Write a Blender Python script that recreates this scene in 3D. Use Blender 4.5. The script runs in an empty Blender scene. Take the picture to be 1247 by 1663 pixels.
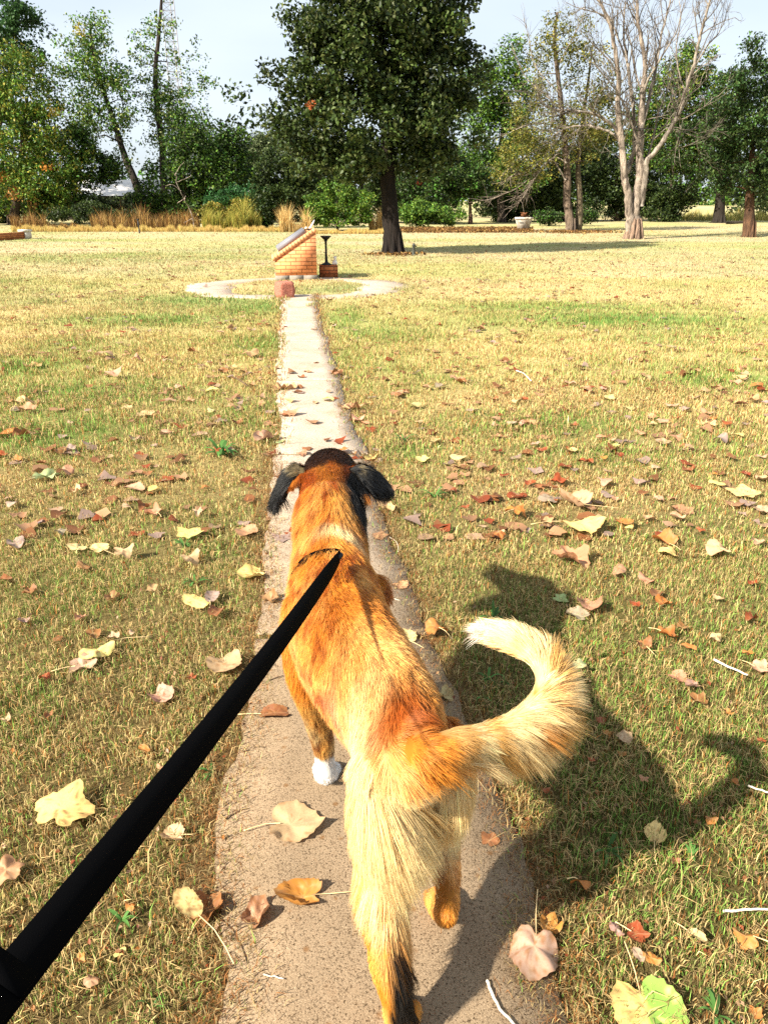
import bpy, math, numpy as np
from mathutils import Vector, Matrix, kdtree
rng = np.random.default_rng(11)
S = bpy.context.scene
C = S.collection
R = math.radians

# ------------------------------------------------------------------ camera, sky, sun, exposure
PITCH, F, CX, CY, H = R(22.8), 1205.0, 623.5, 831.5, 1.5
cd = bpy.data.cameras.new('camera'); cam = bpy.data.objects.new('camera', cd); C.objects.link(cam)
cam.location = (0, 0, H); cam.rotation_euler = (R(90) - PITCH, 0, 0)
cd.sensor_fit = 'VERTICAL'; cd.sensor_height = 24; cd.lens = 24 * F / 1663.0
cd.clip_start = 0.02; cd.clip_end = 3000
S.camera = cam
SUN_AZ = math.atan2(0.56, 0.83)          # light travels towards +x and away from the camera
SUN_EL = R(37)
ld = bpy.data.lights.new('sun', 'SUN'); ld.energy = 5.0; ld.angle = R(1.0); ld.color = (1.0, 0.93, 0.80)
sun = bpy.data.objects.new('sun', ld); C.objects.link(sun)
Ldir = Vector((math.cos(SUN_AZ) * math.cos(SUN_EL), math.sin(SUN_AZ) * math.cos(SUN_EL), -math.sin(SUN_EL)))
sun.rotation_euler = Ldir.to_track_quat('-Z', 'Y').to_euler()
w = bpy.data.worlds.new("World"); S.world = w; w.use_nodes = True
nt = w.node_tree; N = nt.nodes; bg = N['Background']
sky = N.new('ShaderNodeTexSky'); sky.sky_type = 'NISHITA'; sky.sun_disc = False
sky.sun_elevation = SUN_EL; sky.sun_rotation = math.atan2(-Ldir.x, -Ldir.y)
sky.air_density = 1.0; sky.dust_density = 1.5; sky.ozone_density = 1.0
tc = N.new('ShaderNodeTexCoord'); mp = N.new('ShaderNodeMapping'); mp.inputs['Scale'].default_value = (1.2, 1.2, 4.5)
nz = N.new('ShaderNodeTexNoise'); nz.inputs['Scale'].default_value = 1.6; nz.inputs['Detail'].default_value = 6
rp = N.new('ShaderNodeValToRGB'); rp.color_ramp.elements[0].position = 0.36; rp.color_ramp.elements[1].position = 0.72
rp.color_ramp.elements[0].color = (0.62, 0.62, 0.62, 1)
rp.color_ramp.elements[1].color = (0.92, 0.92, 0.92, 1)
mx = N.new('ShaderNodeMix'); mx.data_type = 'RGBA'
nt.links.new(tc.outputs['Generated'], mp.inputs['Vector']); nt.links.new(mp.outputs[0], nz.inputs['Vector'])
nt.links.new(nz.outputs['Fac'], rp.inputs[0]); nt.links.new(rp.outputs[0], mx.inputs[0])
nt.links.new(sky.outputs[0], mx.inputs[6]); mx.inputs[7].default_value = (6.9, 7.7, 8.6, 1)
nt.links.new(mx.outputs[2], bg.inputs['Color']); bg.inputs['Strength'].default_value = 0.05
S.view_settings.view_transform = 'Standard'; S.view_settings.look = 'None'
S.view_settings.gamma = 1; S.view_settings.exposure = 1.5
S.render.engine = 'CYCLES'
S.cycles.max_bounces = 6; S.cycles.diffuse_bounces = 3; S.cycles.transparent_max_bounces = 8
S.cycles.use_denoising = False

# ------------------------------------------------------------------ projection helpers (places things on the ground / at a distance)
sp, cp = math.sin(PITCH), math.cos(PITCH)
def ray(px, py):
    u, v = (px - CX) / F, (py - CY) / F
    return np.array([u, cp - v * sp, -sp - v * cp])
def G(px, py, z=0.0):
    r = ray(px, py); t = (H - z) / -r[2]
    return np.array([r[0] * t, r[1] * t, z])
def D(px, py, Y):
    r = ray(px, py); t = Y / r[1]
    return np.array([r[0] * t, Y, H + r[2] * t])
def ZC(px, py, zc):
    r = ray(px, py); return np.array([r[0] * zc, r[1] * zc, H + r[2] * zc])

# ------------------------------------------------------------------ numpy noise
def _hash(ix, iy, iz, seed):
    h = (ix.astype(np.int64) * 374761393 + iy.astype(np.int64) * 668265263 + iz.astype(np.int64) * 2147483647 + seed * 974711) & 0xffffffff
    h = ((h ^ (h >> 13)) * 1274126177) & 0xffffffff
    h = ((h ^ (h >> 16)) * 2246822519) & 0xffffffff
    return ((h ^ (h >> 15)) & 0xffffff) / float(0xffffff)
def noise3(p, seed=0):
    p = np.asarray(p, float); i = np.floor(p); f = p - i; f = f * f * (3 - 2 * f); out = 0
    for dx in (0, 1):
        for dy in (0, 1):
            for dz in (0, 1):
                wt = (f[:, 0] if dx else 1 - f[:, 0]) * (f[:, 1] if dy else 1 - f[:, 1]) * (f[:, 2] if dz else 1 - f[:, 2])
                out = out + wt * _hash(i[:, 0] + dx, i[:, 1] + dy, i[:, 2] + dz, seed)
    return out
def fbm2(x, y, sc, seed=0, oct=3):
    x = np.atleast_1d(np.asarray(x, float)); y = np.atleast_1d(np.asarray(y, float)); o = 0; a = 1; t = 0
    for k in range(oct):
        o = o + a * noise3(np.stack([x / sc * 2 ** k, y / sc * 2 ** k, np.full_like(x, 0.37 + k)], 1), seed + k); t += a; a *= .55
    return o / t

# ------------------------------------------------------------------ mesh helpers
def mesh(name, v, faces, mat=None, parent=None, col=None, smooth=False, loc=None):
    """faces: list of int arrays, each n x 3 or n x 4"""
    me = bpy.data.meshes.new(name); v = np.asarray(v, np.float32)
    faces = [np.asarray(f, np.int32) for f in faces if len(f)]
    me.vertices.add(len(v)); me.vertices.foreach_set('co', v.ravel())
    loops = np.concatenate([f.ravel() for f in faces]); cnt = np.concatenate([np.full(len(f), f.shape[1], np.int32) for f in faces])
    me.loops.add(len(loops)); me.loops.foreach_set('vertex_index', loops)
    me.polygons.add(len(cnt)); me.polygons.foreach_set('loop_start', np.concatenate([[0], np.cumsum(cnt)[:-1]]).astype(np.int32))
    if smooth: me.polygons.foreach_set('use_smooth', np.ones(len(cnt), bool))
    me.update(calc_edges=True); me.validate()
    if col is not None:
        a = me.color_attributes.new('Col', 'FLOAT_COLOR', 'POINT')
        c = np.ones((len(v), 4), np.float32); c[:, :3] = col; a.data.foreach_set('color', c.ravel())
    if mat: me.materials.append(mat)
    o = bpy.data.objects.new(name, me); C.objects.link(o)
    if parent: o.parent = parent
    if loc is not None: o.location = loc
    return o
class MB:
    def __init__(s): s.v = []; s.q = []; s.t = []; s.c = []; s.n = 0
    def add(s, v, q=None, t=None, c=None):
        v = np.asarray(v, float)
        if q is not None and len(q): s.q.append(np.asarray(q, int) + s.n)
        if t is not None and len(t): s.t.append(np.asarray(t, int) + s.n)
        s.v.append(v); s.c.append(np.broadcast_to(np.asarray(c if c is not None else (1, 1, 1), float), (len(v), 3))); s.n += len(v); return s
    def box(s, lo, hi, c=None, M=None, jit=0):
        x0, y0, z0 = lo; x1, y1, z1 = hi
        v = np.array([[x0,y0,z0],[x1,y0,z0],[x1,y1,z0],[x0,y1,z0],[x0,y0,z1],[x1,y0,z1],[x1,y1,z1],[x0,y1,z1]], float)
        if jit: v += rng.normal(0, jit, v.shape)
        if M is not None: v = v @ np.array(M.to_3x3()).T + np.array(M.translation)
        return s.add(v, q=[[0,3,2,1],[4,5,6,7],[0,1,5,4],[1,2,6,5],[2,3,7,6],[3,0,4,7]], c=c)
    def tube(s, pts, rad, n=6, c=None, cap=True, wob=0):
        pts = np.asarray(pts, float); rad = np.broadcast_to(np.asarray(rad, float), (len(pts),)); m = len(pts)
        tg = np.gradient(pts, axis=0); tg /= np.linalg.norm(tg, axis=1)[:, None] + 1e-9
        ref = np.array([0, 0, 1.]) if abs(tg[:, 2]).mean() < .8 else np.array([0, 1., 0])
        a = np.cross(tg, ref); a /= np.linalg.norm(a, axis=1)[:, None] + 1e-9; b = np.cross(tg, a)
        th = np.linspace(0, 2 * math.pi, n, endpoint=False)
        rr = rad[:, None] * (1 + (wob * rng.normal(0, 1, (m, n)) if wob else 0))
        v = pts[:, None] + rr[..., None] * (np.cos(th)[None, :, None] * a[:, None] + np.sin(th)[None, :, None] * b[:, None])
        i = np.arange(m - 1)[:, None] * n; j = np.arange(n)[None]; k = (j + 1) % n
        q = np.stack([i + j, i + k, i + n + k, i + n + j], -1).reshape(-1, 4)
        v = v.reshape(-1, 3); t = None
        if cap:
            v = np.concatenate([v, [pts[0]], [pts[-1]]]); e = (m - 1) * n
            t = np.concatenate([np.stack([np.arange(n), np.full(n, m * n), (np.arange(n) + 1) % n], 1)[:, ::-1], np.stack([e + np.arange(n), e + (np.arange(n) + 1) % n, np.full(n, m * n + 1)], 1)])
        if c is not None and np.ndim(c) == 2: c = np.concatenate([np.repeat(c, n, 0)] + ([c[:1], c[-1:]] if cap else []))
        return s.add(v, q=q, t=t, c=c)
    def lathe(s, prof, n=20, c=None, at=(0, 0, 0)):
        p = np.array(prof, float); th = np.linspace(0, 2 * math.pi, n, endpoint=False)
        v = np.stack([p[:, 0, None] * np.cos(th), p[:, 0, None] * np.sin(th), np.repeat(p[:, 1, None], n, 1)], -1).reshape(-1, 3) + np.array(at)
        i = np.arange(len(p) - 1)[:, None] * n; j = np.arange(n)[None]; k = (j + 1) % n
        return s.add(v, q=np.stack([i + j, i + k, i + n + k, i + n + j], -1).reshape(-1, 4), c=c)
    def build(s, name, mat, parent=None, smooth=False, loc=None):
        return mesh(name, np.concatenate(s.v), [np.concatenate(x) for x in (s.q, s.t) if x], mat, parent, np.concatenate(s.c), smooth, loc)
def ball(mb, c0, r, c=None, n=12, m=8, M=None):
    th = np.linspace(0, math.pi, m + 1); ph = np.linspace(0, 2 * math.pi, n, endpoint=False)
    v = np.stack([np.sin(th)[:, None] * np.cos(ph), np.sin(th)[:, None] * np.sin(ph), np.repeat(np.cos(th)[:, None], n, 1)], -1).reshape(-1, 3) * np.array(r)
    if M is not None: v = v @ np.array(M.to_3x3()).T
    i = np.arange(m)[:, None] * n; j = np.arange(n)[None]; k = (j + 1) % n
    mb.add(v + np.array(c0), q=np.stack([i + j, i + n + j, i + n + k, i + k], -1).reshape(-1, 4), c=c)
def tag(o, label=None, cat=None, group=None, kind=None):
    if label: o['label'] = label
    if cat: o['category'] = cat
    if group: o['group'] = group
    if kind: o['kind'] = kind
    return o
def empty(name, loc, rz=0):
    o = bpy.data.objects.new(name, None); C.objects.link(o); o.location = loc; o.rotation_euler = (0, 0, rz); o.empty_display_size = .1; return o

# ------------------------------------------------------------------ materials
def mat(name, rough=.8, base=None, attr=False, spec=.3, noise=None, bump=None, transl=0, coord='Object', metal=0):
    """noise=(scale, colour, amount); bump=(scale, strength, distance)"""
    m = bpy.data.materials.new(name); m.use_nodes = True; t = m.node_tree; n = t.nodes; b = n['Principled BSDF']
    b.inputs['Roughness'].default_value = rough; b.inputs['Specular IOR Level'].default_value = spec; b.inputs['Metallic'].default_value = metal
    src = None
    if attr:
        a = n.new('ShaderNodeAttribute'); a.attribute_name = 'Col'; src = a.outputs['Color']
    else: b.inputs['Base Color'].default_value = (*base, 1)
    tcn = None
    if noise or bump:
        tcn = n.new('ShaderNodeTexCoord')
    if noise:
        for sc, colr, am in (noise if isinstance(noise, list) else [noise]):
            z = n.new('ShaderNodeTexNoise'); z.inputs['Scale'].default_value = sc; z.inputs['Detail'].default_value = 5; z.inputs['Roughness'].default_value = .65
            t.links.new(tcn.outputs[coord], z.inputs['Vector'])
            r = n.new('ShaderNodeValToRGB'); r.color_ramp.elements[0].position = .42; r.color_ramp.elements[1].position = .62
            r.color_ramp.elements[0].color = (0, 0, 0, 1); r.color_ramp.elements[1].color = (am, am, am, 1)
            t.links.new(z.outputs['Fac'], r.inputs[0])
            x = n.new('ShaderNodeMix'); x.data_type = 'RGBA'; x.blend_type = 'MIX'; t.links.new(r.outputs[0], x.inputs[0])
            if src: t.links.new(src, x.inputs[6])
            else: x.inputs[6].default_value = (*base, 1)
            x.inputs[7].default_value = (*colr, 1); src = x.outputs[2]
    if src: t.links.new(src, b.inputs['Base Color'])
    if bump:
        z = n.new('ShaderNodeTexNoise'); z.inputs['Scale'].default_value = bump[0]; z.inputs['Detail'].default_value = 8; z.inputs['Roughness'].default_value = .7
        t.links.new(tcn.outputs[coord], z.inputs['Vector'])
        bp = n.new('ShaderNodeBump'); bp.inputs['Strength'].default_value = bump[1]; bp.inputs['Distance'].default_value = bump[2]
        t.links.new(z.outputs['Fac'], bp.inputs['Height']); t.links.new(bp.outputs[0], b.inputs['Normal'])
    if transl:
        tr = n.new('ShaderNodeBsdfTranslucent'); ms = n.new('ShaderNodeMixShader'); ms.inputs[0].default_value = transl
        if src: t.links.new(src, tr.inputs['Color'])
        else: tr.inputs['Color'].default_value = (*base, 1)
        t.links.new(b.outputs[0], ms.inputs[1]); t.links.new(tr.outputs[0], ms.inputs[2]); t.links.new(ms.outputs[0], n['Material Output'].inputs['Surface'])
    return m
M_grass = mat('grass', .6, attr=True, spec=.15, transl=.25)
M_leaf = mat('foliage', .5, attr=True, spec=.22, transl=.22)
M_litter = mat('litter', .7, attr=True, spec=.2, transl=.12, noise=(60, (.16, .07, .03), .45))
M_bark = mat('bark', .9, attr=True, spec=.1, noise=(9, (.03, .022, .018), .8), bump=(16, 1.0, .09))
def stretch(m, s):
    t = m.node_tree
    for z in [n for n in t.nodes if n.type == 'TEX_NOISE']:
        src = z.inputs['Vector'].links[0].from_socket; mp_ = t.nodes.new('ShaderNodeMapping'); mp_.inputs['Scale'].default_value = s; t.links.new(src, mp_.inputs['Vector']); t.links.new(mp_.outputs[0], z.inputs['Vector'])
stretch(M_bark, (1, 1, .16))
M_paint = mat('painted', .6, attr=True, spec=.3, noise=(25, (.3, .25, .2), .25), bump=(60, .3, .01))
M_soil = None

# ------------------------------------------------------------------ colour of the lawn (patches of straw and green turf)
STRAW, OLIVE, GREEN, RUST = map(np.array, ((.64, .475, .21), (.31, .31, .075), (.085, .25, .04), (.36, .15, .045)))
PATCH = [(1000,520,2.3,.9,1.0),(1130,540,1.6,.5,.6),(900,500,2.5,.7,.8),(1180,620,1.2,.5,.7),(250,520,1.4,.8,.9),(420,500,.9,1.2,.9),(100,640,1.4,.6,.9),(20,600,.8,.6,.8),(560,470,1.2,1.0,.8),(200,690,.8,.4,.6),(1000,740,1.0,.4,.6),(620,540,.8,1.0,.7),(800,530,1.6,.6,.5),(330,490,1.6,1.2,.9),(430,560,.5,.8,.8),(330,640,.5,.6,.3),(60,700,1.0,.8,.9),(560,520,.35,1.6,.8),
         (130,560,.8,.7,.5),(880,690,.9,.4,.8),(660,735,.25,.25,.8),(740,690,.5,.3,.5),(700,810,.25,.3,.5),(1010,860,.3,.2,.5),(350,890,.2,.2,.7),(330,960,.2,.2,.5),
         (870,1370,.35,.3,.8),(1010,1350,.4,.35,.95),(1160,1230,.4,.5,.85),(1000,1130,.35,.4,.8),(1130,1450,.3,.3,.8),(950,1560,.12,.25,.8),(110,960,.5,.5,.6),(20,1150,.3,.3,.8),(1080,1290,.5,.3,.6),(1220,1200,.3,.4,.6),(180,1080,.3,.2,.6),(60,1000,.4,.3,.6),(200,1540,.25,.15,.4),(60,1230,.3,.2,.4),(930,1590,.1,.3,.3),(600,440,2,.5,.4),(1100,600,2,.5,.4)]
PATCH = [(G(a, b)[0], G(a, b)[1], c, d, e) for a, b, c, d, e in PATCH]
def lawn(x, y):
    """albedo of the turf and how green it is"""
    g = .55 * fbm2(x, y, 1.1, 3) + .45 * fbm2(x, y, 4.5, 9)
    g = np.clip((g - .435) * 3.4, 0, 1) * .72
    for a, b, c, d, e in PATCH: g = np.maximum(g, e * np.exp(-(((x - a) / c) ** 2 + ((y - b) / d) ** 2)) * (.6 + .8 * fbm2(x, y, .35, 5)))
    g = np.clip(g, 0, 1)
    o = np.clip((fbm2(x, y, .8, 21) - .35) * 2.2, 0, 1)
    c = STRAW * (1 - .56 * o[:, None]) + OLIVE * .56 * o[:, None]
    c = c * (1 - g[:, None]) + GREEN * g[:, None] * .7 + OLIVE * g[:, None] * .3
    far = np.clip((np.hypot(x, y) - 8) / 14, 0, 1)[:, None]
    st = np.clip((fbm2(x * .5, y * 1.5, 3.2, 33) - .36) * 2.6, 0, 1)[:, None]
    c = c * (1 - .65 * far) + (np.array([.45, .375, .25]) * (1 - st) + np.array([.27, .33, .11]) * st) * .65 * far
    return c, g

# ------------------------------------------------------------------ path outline
EDGE = np.array([(485,457,515),(520,456,521),(560,452,535),(600,450,548),(640,448,560),(680,452,571),(700,453,580),(740,446,598),(800,437,613),(850,432,628),(900,428,645),(950,424,664),
 (1000,420,686),(1050,413,706),(1100,404,726),(1150,397,748),(1200,388,775),(1250,378,795),(1300,362,806),(1350,352,826),(1400,345,848),(1450,344,868),(1500,347,882),(1550,350,900),(1600,350,916),(1663,345,934)], float)
PY = np.array([G(0, e[0])[1] for e in EDGE]); XL = np.array([G(e[1], e[0])[0] for e in EDGE]); XR = np.array([G(e[2], e[0])[0] for e in EDGE])
o_ = np.argsort(PY); PY, XL, XR = PY[o_], XL[o_], XR[o_]
PY = np.concatenate([[-2.0], PY]); XL = np.concatenate([[XL[0] - .1], XL]); XR = np.concatenate([[XR[0] + .05], XR])
PEND = G(0, 479)[1]
def edges(y):
    y = np.atleast_1d(y); wl = (fbm2(y * 0, y, .30, 45) - .5) * .08 + (fbm2(y * 0, y, .09, 41) - .5) * .045 + (fbm2(y * 0, y, .03, 42) - .5) * .012
    wr = (fbm2(y * 0 + 3, y, .34, 46) - .5) * .08 + (fbm2(y * 0 + 3, y, .10, 43) - .5) * .045 + (fbm2(y * 0, y, .03, 44) - .5) * .012
    return np.interp(y, PY, XL) + wl, np.interp(y, PY, XR) + wr
RC, RO, RI = np.array([-1.62, 14.45]), 2.12, 1.52
def on_path(x, y, m=0.0):
    l, r = edges(y); a = (x > l + m) & (x < r - m) & (y < PEND)
    d = np.hypot(x - RC[0], (y - RC[1]) * 1.12); th = np.arctan2(y - RC[1], x - RC[0]); j = .06 * np.sin(th * 5) + .04 * np.sin(th * 11 + 1)
    return a | ((d < RO - m + j) & (d > RI - .38 * np.cos(th) ** 4 + m + j * .7))

# ------------------------------------------------------------------ ground
def ground():
    d = np.concatenate([np.linspace(-3, 14, 240), 14 + np.geomspace(.1, 60, 120), [90, 120, 180, 300, 600, 1500]])
    x = np.concatenate([-np.geomspace(1500, 6, 60)[:-1], np.linspace(-6, 6, 200), np.geomspace(6, 1500, 60)[1:]])
    X, Y = np.meshgrid(x, d); n, m = X.shape
    c, g = lawn(X.ravel(), Y.ravel())
    l, r = edges(Y.ravel()); e = np.minimum(abs(X.ravel() - l), abs(X.ravel() - r)); k = np.clip(1 - e / .09, 0, 1)[:, None] * (Y.ravel() < PEND)[:, None]
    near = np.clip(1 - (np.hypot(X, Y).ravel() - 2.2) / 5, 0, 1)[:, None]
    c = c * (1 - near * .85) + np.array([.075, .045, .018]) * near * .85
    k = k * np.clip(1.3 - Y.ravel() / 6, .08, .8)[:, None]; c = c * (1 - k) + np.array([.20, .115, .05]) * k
    fol = np.clip((Y.ravel() - 52) / 10, 0, 1)[:, None] * (np.abs(X.ravel())[:, None] < 300)
    i = np.arange(n - 1)[:, None] * m; j = np.arange(m - 1)[None]
    q = np.stack([i + j, i + j + 1, i + m + j + 1, i + m + j], -1).reshape(-1, 4)
    mt = mat('turf_soil', .95, attr=True, spec=.05, noise=[(38, (.10, .055, .025), .35)], bump=(90, .8, .03))
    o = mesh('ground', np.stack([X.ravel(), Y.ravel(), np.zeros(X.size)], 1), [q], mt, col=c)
    tag(o, 'dry lawn of straw coloured and green grass', 'ground', kind='structure')
ground()

def concrete():
    m = bpy.data.materials.new('concrete'); m.use_nodes = True; t = m.node_tree; n = t.nodes; b = n['Principled BSDF']; b.inputs['Roughness'].default_value = .95; b.inputs['Specular IOR Level'].default_value = .08
    tc = n.new('ShaderNodeTexCoord'); L = t.links.new
    def nz(s, d=4, r=.6):
        z = n.new('ShaderNodeTexNoise'); z.inputs['Scale'].default_value = s; z.inputs['Detail'].default_value = d; z.inputs['Roughness'].default_value = r; L(tc.outputs['Object'], z.inputs['Vector']); return z.outputs['Fac']
    def ramp(f, a, b2, c0, c1):
        r = n.new('ShaderNodeValToRGB'); r.color_ramp.elements[0].position = a; r.color_ramp.elements[1].position = b2; r.color_ramp.elements[0].color = (*c0, 1); r.color_ramp.elements[1].color = (*c1, 1); L(f, r.inputs[0]); return r.outputs[0]
    def mix(f, a, b2, bl='MIX'):
        x = n.new('ShaderNodeMix'); x.data_type = 'RGBA'; x.blend_type = bl
        if hasattr(f, 'links'): L(f, x.inputs[0])
        else: x.inputs[0].default_value = f
        for s, i in ((a, 6), (b2, 7)):
            if hasattr(s, 'links'): L(s, x.inputs[i])
            else: x.inputs[i].default_value = (*s, 1)
        return x.outputs[2]
    base = mix(ramp(nz(3.5), .35, .65, (0, 0, 0), (1, 1, 1)), (.39, .31, .235), (.50, .40, .31))
    grit = nz(240, 3, .8)
    base = mix(ramp(grit, .39, .47, (1, 1, 1), (0, 0, 0)), base, (.07, .045, .025))
    base = mix(ramp(nz(420, 2), .57, .63, (0, 0, 0), (.8, .8, .8)), base, (.72, .60, .48))
    v = n.new('ShaderNodeTexVoronoi'); v.inputs['Scale'].default_value = 26; L(tc.outputs['Object'], v.inputs['Vector'])
    spots = ramp(v.outputs['Distance'], .10, .26, (.8, .8, .8), (0, 0, 0))
    sm = mix(1.0, spots, ramp(nz(14), .50, .58, (0, 0, 0), (1, 1, 1)), 'MULTIPLY')
    base = mix(sm, base, (.30, .17, .08))
    base = mix(ramp(nz(1.7, 6, .7), .56, .68, (0, 0, 0), (.55, .55, .55)), base, (.36, .22, .13))
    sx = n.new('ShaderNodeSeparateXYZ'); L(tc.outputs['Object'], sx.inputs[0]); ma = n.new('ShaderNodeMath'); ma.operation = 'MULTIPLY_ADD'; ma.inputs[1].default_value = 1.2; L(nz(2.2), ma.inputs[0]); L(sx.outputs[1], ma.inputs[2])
    near_dark = n.new('ShaderNodeMapRange'); near_dark.inputs['From Min'].default_value = 5.6; near_dark.inputs['From Max'].default_value = 2.6; near_dark.inputs['To Max'].default_value = .9; L(ma.outputs[0], near_dark.inputs[0])
    base = mix(near_dark.outputs[0], base, mix(1.0, base, (.53, .46, .35), 'MULTIPLY'))  # near-to-far tone falloff put into the concrete colour, browner and darker towards the camera
    L(base, b.inputs['Base Color'])
    bp = n.new('ShaderNodeBump'); bp.inputs['Strength'].default_value = .7; bp.inputs['Distance'].default_value = .004; L(grit, bp.inputs['Height']); L(bp.outputs[0], b.inputs['Normal'])
    return m
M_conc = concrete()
def path():
    mb = MB(); joints = [-2, .28, 2.36, 4.5, 6.62, 8.6, 10.6, PEND]
    for a, b in zip(joints[:-1], joints[1:]):
        ys = np.arange(a + .011, b - .011, .02); ys = np.append(ys, b - .011); l, r = edges(ys); z = .012 + rng.normal(0, .002)
        V = []
        for k, f in enumerate((0, .012, .25, .5, .75, .988, 1)):
            zz = z if 0 < k < 6 else -.03
            xx = l + (r - l) * f if 0 < k < 6 else (l if k == 0 else r)
            V.append(np.stack([xx, ys, np.full_like(ys, zz) if 0 < k < 6 else np.full_like(ys, -.03)], 1))
        V = np.stack(V, 1); V[0, :, 2] = -.03; V[-1, :, 2] = -.03; V[1, 1:6, 2] = z; n, m = V.shape[:2]
        i = np.arange(n - 1)[:, None] * m; j = np.arange(m - 1)[None]
        mb.add(V.reshape(-1, 3), q=np.stack([i + j, i + j + 1, i + m + j + 1, i + m + j], -1).reshape(-1, 4))
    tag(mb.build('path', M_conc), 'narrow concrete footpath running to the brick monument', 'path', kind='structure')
    mb = MB(); th = np.linspace(0, 2 * math.pi, 181); j = .06 * np.sin(th * 5) + .04 * np.sin(th * 11 + 1)
    V = []
    for rr, z in ((RI, -.03), (RI + .03, .005), ((RI + RO) / 2, .008), (RO - .03, .005), (RO, -.03)):
        r2 = rr + j * (1 if rr > 1.8 else .7) - (.38 * np.cos(th) ** 4) * (1 if rr < 1.7 else (.5 if rr < 1.9 else 0)); V.append(np.stack([RC[0] + r2 * np.cos(th), RC[1] + r2 * np.sin(th) / 1.12, np.full_like(th, z)], 1))
    V = np.stack(V, 1); n, m = V.shape[:2]
    for k0 in range(0, 180, 15):
        W = V[k0:k0 + 16].copy(); W[0, :, 2] = np.where(W[0, :, 2] > 0, W[0, :, 2] - .0, W[0, :, 2])
        W[-1] = W[-1] * .97 + W[-2] * .03
        i = np.arange(15)[:, None] * m; jj = np.arange(m - 1)[None]
        mb.add(W.reshape(-1, 3), q=np.stack([i + jj, i + m + jj, i + m + jj + 1, i + jj + 1], -1).reshape(-1, 4))
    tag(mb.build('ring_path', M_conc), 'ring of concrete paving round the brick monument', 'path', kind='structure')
path()

# ------------------------------------------------------------------ grass
def blades(x, y, h, wd, az, lean, c, z0=0.0, curl=.5):
    n = len(x); ca, sa = np.cos(az), np.sin(az); fa = rng.uniform(0, math.pi, n); fx, fy = np.cos(fa) * wd / 2, np.sin(fa) * wd / 2
    b = np.stack([x, y, np.full(n, z0) if np.isscalar(z0) else z0], 1)
    m_ = b + np.stack([ca * lean * h * .4 * curl, sa * lean * h * .4 * curl, h * .55], 1)
    t = b + np.stack([ca * lean * h, sa * lean * h, h * np.sqrt(np.clip(1 - lean ** 2 * .8, .05, 1))], 1)
    s = np.stack([fx, fy, fx * 0], 1)
    v = np.stack([b - s, b + s, m_ + s * .8, m_ - s * .8, t], 1).reshape(-1, 3)
    k = np.arange(n)[:, None] * 5
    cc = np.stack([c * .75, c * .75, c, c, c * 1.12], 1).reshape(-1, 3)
    return v, k + np.array([0, 1, 2, 3]), k + np.array([3, 2, 4]), np.clip(cc, 0, .95)
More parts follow.
